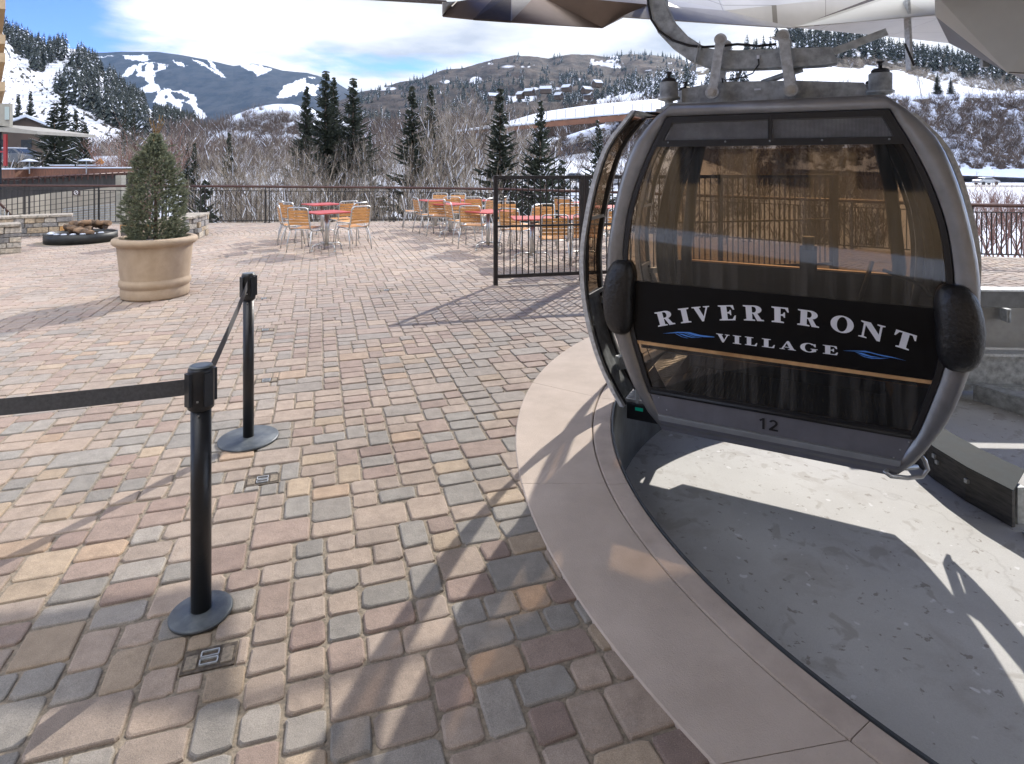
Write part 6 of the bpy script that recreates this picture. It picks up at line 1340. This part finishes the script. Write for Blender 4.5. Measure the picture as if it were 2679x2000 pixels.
for x, y, Y, m, l in ((1447, 436, 62, 'cardark', 'dark car with snow on its roof in the car park above the fence, left one'), (1478, 439, 58, 'carwhite', 'snow covered pale car between two dark ones above the fence'), (1508, 437, 62, 'cardark', 'dark car right of the small young spruce above the fence'), (1538, 440, 58, 'carwhite', 'pale snowy car nearest the snowy spruce above the fence'), (35, 430, 48, 'cardark', 'dark green parked car partly hidden at the left edge beyond the umbrellas'), (1604, 436, 60, 'carsilver', 'silver car seen between the open door and the cabin')):
    Yc_ = Y+22 if x > 100 else Y; Xc_ = (x-CX)/F*Yc_; car(Vector((Xc_, Yc_, float(valley_z(np.float64(Xc_), np.float64(Yc_)))+.1)) if x > 100 else P(x, y+6, Y), rng.uniform(-.4, .4)+(0 if x > 100 else .1), M[m], l, 'parked cars beyond the terrace')
pk = MB(); a = [Vector(((x-CX)/F*y, y, float(valley_z(np.float64((x-CX)/F*y), np.float64(y)))+.06)) for y in (76, 82, 90) for x in (1390, 1450, 1510, 1570, 1640)]; pk.add(a, [(r*5+k, r*5+k+1, r*5+k+6, r*5+k+5) for r in range(2) for k in range(4)]); tag(pk.build('car_park', mat('snowy_tarmac', (.35, .36, .38), .8, col2=(.7, .72, .76), scale=.5)), kind='structure')
strip('road', [(2300, 488, 106), (2900, 490, 104)], 3, mat('road_wet', (.12, .12, .13), .5, var=.2, scale=.6))
# ------------------------------------------------------------------ left side: ramp wall, boards, umbrellas, buildings
def left_side():
    Y = 27
    o = empty('ramp_wall', P(160, 560, Y), 0, 'long tan concrete ramp wall with scored joints seen through the left railing', 'wall'); O = P(160, 560, Y)
    def wall(pts, Yw, th, m, nm, par, Oo):
        q = MB()
        for (x0, t0, b0, Y0), (x1, t1, b1, Y1) in zip(pts, pts[1:]):
            A = [P(x0, b0, Y0), P(x1, b1, Y1), P(x1, t1, Y1), P(x0, t0, Y0)]; A = [v-Oo for v in A]; q.add(A+[v+Vector((0, th, 0)) for v in A], [(0, 1, 2, 3), (7, 6, 5, 4), (3, 2, 6, 7), (0, 3, 7, 4), (1, 5, 6, 2)])
        return q.build(nm, m, par)
    conc = mat('ramp_concrete', (.40, .36, .29), .85, var=.1, scale=1.5)
    wall([(-60, 532, 700, 22), (130, 506, 700, 25), (322, 487, 700, 28)], Y, .4, conc, 'wall', o, O)
    q = MB()
    for k in range(4):
        f = .17+.17*k; q.beam(P(-60, 532+168*f*.5, 22)-O+Vector((0, -.01, 0)), P(322, 487+150*f*.5, 28)-O+Vector((0, -.01, 0)), .015, .03)
    for x in range(0, 320, 46): q.beam(P(x, 620, 23+x*.0155)-O+Vector((0, -.02, 0)), P(x, 528-x*.12, 23+x*.0155)-O+Vector((0, -.02, 0)), .012, .02)
    q.build('joint', mat('joint_dark', (.16, .14, .12), .9, var=.1), o)
    q = MB()
    for k in range(8): q.beam(P(165, 548+k*6.2, 24.9)-O, P(300, 541+k*6.2-6+k*.1, 27)-O, .06, .035)
    q.build('louvre', M['galv'], o)
    o2 = empty('block_pier', P(316, 540, 25), 0, 'grey block pier behind the railing left of the potted spruce', 'pier'); q = MB()
    for k in range(16): q.box((0, 0, -1.2+k*.16), (.24, .3, .152))
    q.build('blocks', M['grey_st'], o2)
    o3 = empty('board_fence', P(160, 480, 30), 0, 'dark weathered board wall with a rusty rail above the ramp wall at left', 'board wall'); O3 = P(160, 480, 30)
    wall([(-60, 478, 540, 26), (340, 456, 500, 31)], 30, .2, M['darkboard'], 'boards', o3, O3)
    q = MB(); q.tube([P(-60, 474, 26)-O3, P(345, 452, 31)-O3], .06, 6); q.build('rail', M['bronze'], o3)
    for k in range(22):
        q = MB(); x = -10+k*16; q.box(P(x, 468-x*.055+8, 26.4+x*.0125)-O3, (.05, .05, .3)); q.build('post', M['bronze'], o3)
    for x0, x1, yy, YY, l in ((-30, 60, 446, 36, 'brown board planter box at the far left edge beneath the red post'), (85, 335, 443, 37, 'long brown board enclosure with snow on its top behind the rusty rail'), (150, 285, 436, 42, 'farther dark red board enclosure with a snowy top')):
        o4 = empty('board_enclosure', P((x0+x1)/2, yy, YY), 0, l, 'enclosure'); q = MB(); wd = (x1-x0)/F*YY; q.box((0, 0, -.2), (wd, 1.2, .5)); q.build('boards', M['brownwood'], o4); q = MB(); q.box((0, 0, .09), (wd+.1, 1.3, .07)); q.build('snow_cap', M['snow'], o4)
    for x, yt, l in ((77, 418, 'left snow capped patio umbrella frame beyond the board wall'), (226, 417, 'right snow capped patio umbrella frame beyond the board wall')):
        YY = 36; b = P(x, 455, YY); o5 = empty('patio_umbrella', b, 0, l, 'umbrella'); h = P(x, yt, YY).z-b.z
        q = MB(); q.tube([(0, 0, 0), (0, 0, h)], .03); q.build('pole', M['galv'], o5); q = MB(); q.lathe([(.48, h-.12), (.25, h-.02), (.04, h+.04), (.0, h+.05)], n=12); q.build('canopy', M['snow'], o5)
    o6 = empty('road_sign', P(262, 425, 60), 0, 'small orange diamond road sign standing on the snow', 'sign'); q = MB(); q.box((0, 0, 0), (.62, .03, .62), rot=Matrix.Rotation(pi/4, 3, 'Y')); q.build('panel', mat('sign_orange', (.75, .30, .02), .5, var=.03), o6); q = MB(); q.tube([(0, .05, -2), (0, .05, 0)], .03); q.build('post', M['galv'], o6)
    # snow bank behind
    q = MB(); q.add([P(170, 442, 58), P(360, 442, 58), P(360, 412, 66), P(300, 408, 66), P(240, 409, 66), P(170, 418, 66), P(170, 420, 76), P(360, 414, 76)], [(0, 1, 2, 3, 4, 5), (5, 4, 3, 2, 7, 6)]); tag(q.build('snow_pile', M['snow']), kind='structure')
    # tan building corner
    X0 = P(14, 100, 20).x
    b = empty('hotel_building', (X0, 20, 0), radians(41), 'tan and glass building corner with balconies at the upper left edge', 'building')
    q = MB(); q.box((-4.2, 3, 6.4), (8.0, 6, 6.4)); q.build('wall', M['tan'], b)
    for z, w_ in ((5.75, 1.0), (6.9, 1.05), (4.2, .9), (5.15, .95)): q = MB(); q.box((-4.0, 3.2, z), (7.9+.1*w_, 6.6, .30)); q.build('balcony', mat('balcony_tan', (.45, .33, .2), .8, var=.08), b)
    q = MB()
    for z in (4.65, 6.3): q.box((-.35, -.03, z), (.3, .08, .8))
    q.build('window', M['winglass'], b)
    Yc = 19; c = empty('entry_building', P(0, 415, Yc), 0, 'grey stucco block with a long flat roof overhang and red post at left', 'building'); Oc = P(0, 415, Yc)
    q = MB(); p0 = P(27, 330, Yc)-Oc; q.box((p0.x-2-.02, .06, p0.z+.33), (4.0, .12, .75)); q.build('wall', M['grey_st'], c)
    q = MB(); pw = P(20, 297, Yc)-Oc; q.box((pw.x, -.02, pw.z), (.11, .05, .4)); q.build('window', mat('pale_glass', (.35, .42, .40), .3, var=.05), c)
    q = MB(); a = P(98, 347, Yc)-Oc; e = P(-60, 331, Yc)-Oc; q.add([a+Vector((0, 0, .04)), e+Vector((0, 0, .12)), e+Vector((0, 0, -.12)), a+Vector((0, 0, -.06)), a+Vector((.1, 2.5, .04)), e+Vector((0, 2.5, .12)), e+Vector((0, 2.5, -.12)), a+Vector((.1, 2.5, -.06))], [(3, 2, 1, 0), (4, 5, 6, 7), (0, 1, 5, 4), (7, 6, 2, 3), (0, 4, 7, 3)]); q.build('roof', mat('roof_edge', (.30, .29, .26), .7, var=.08), c)
    q = MB(); q.box((p0.x-2.35, .1, -.0), (3.9, .1, 2.0)); q.build('glazing', M['winglass'], c)
    q = MB(); pp = P(13, 385, Yc)-Oc; q.box((pp.x, .02, pp.z-.1), (.09, .06, 1.0)); q.box((pp.x-.5, .02, pp.z-.15), (.9, .04, .05)); q.build('post', M['redpaint'], c)
    for x, y, w_, YY, l in ((88, 395, 6.5, 58, 'brown gabled house with a snowy roof behind the large snowy spruce'), (28, 402, 4.5, 62, 'low house with a snowy roof beside the red post')):
        house(P(x, y+16, YY), w_, 6, 2.9, .5, l)
    # slanted stair rail at far left
    s = empty('stair_handrail', P(0, 540, 15.2), 0, 'slanted bronze handrail rising at the left edge behind the stone wall', 'handrail'); Os = P(0, 540, 15.2); q = MB(); q.tube([P(-30, 500, 15.0)-Os, P(36, 572, 15.4)-Os], .03, 6); q.build('rail', M['bronze'], s)
    q = MB()
    for x in (-8, 2, 12, 22): q.beam(P(x, 535+x*.95, 15.2)-Os, P(x, 610, 15.2)-Os, .015, .015)
    q.build('pickets', M['galv'], s)
left_side()
# the hotel behind the photographer, mirrored faintly in the cabin glass
def behind():
    o = empty('hotel_building', (0, -16, 0), 0, 'tan hotel with rows of windows behind the viewpoint, mirrored in the amber glass', 'building')
    q = MB(); q.box((0, -4, 5), (60, 8, 13)); q.build('wall', M['tan'], o)
    q = MB()
    for k in range(14):
        for z in (1.6, 4.6, 7.6): q.box((-26+k*4, .03, z), (2.2, .1, 1.7))
    q.build('windows', M['winglass'], o)
    q = MB()
    for z in (3.1, 6.1, 9.2): q.box((0, .6, z), (60, 1.3, .25))
    q.build('balcony', M['grey_st'], o)
behind()
# ------------------------------------------------------------------ air
def haze():
    m = bpy.data.materials.new('haze'); m.use_nodes = True; nt = m.node_tree; nt.nodes.clear(); o = nt.nodes.new('ShaderNodeOutputMaterial'); v = nt.nodes.new('ShaderNodeVolumePrincipled')
    v.inputs['Color'].default_value = (.45, .68, 1.0, 1); v.inputs['Density'].default_value = HAZE; v.inputs['Anisotropy'].default_value = .2; nt.links.new(v.outputs[0], o.inputs['Volume'])
    q = MB(); q.box((0, 3000, 695), (19500, 12500, 1412)); tag(q.build('haze', m), kind='stuff')
HAZE = .00003
haze()
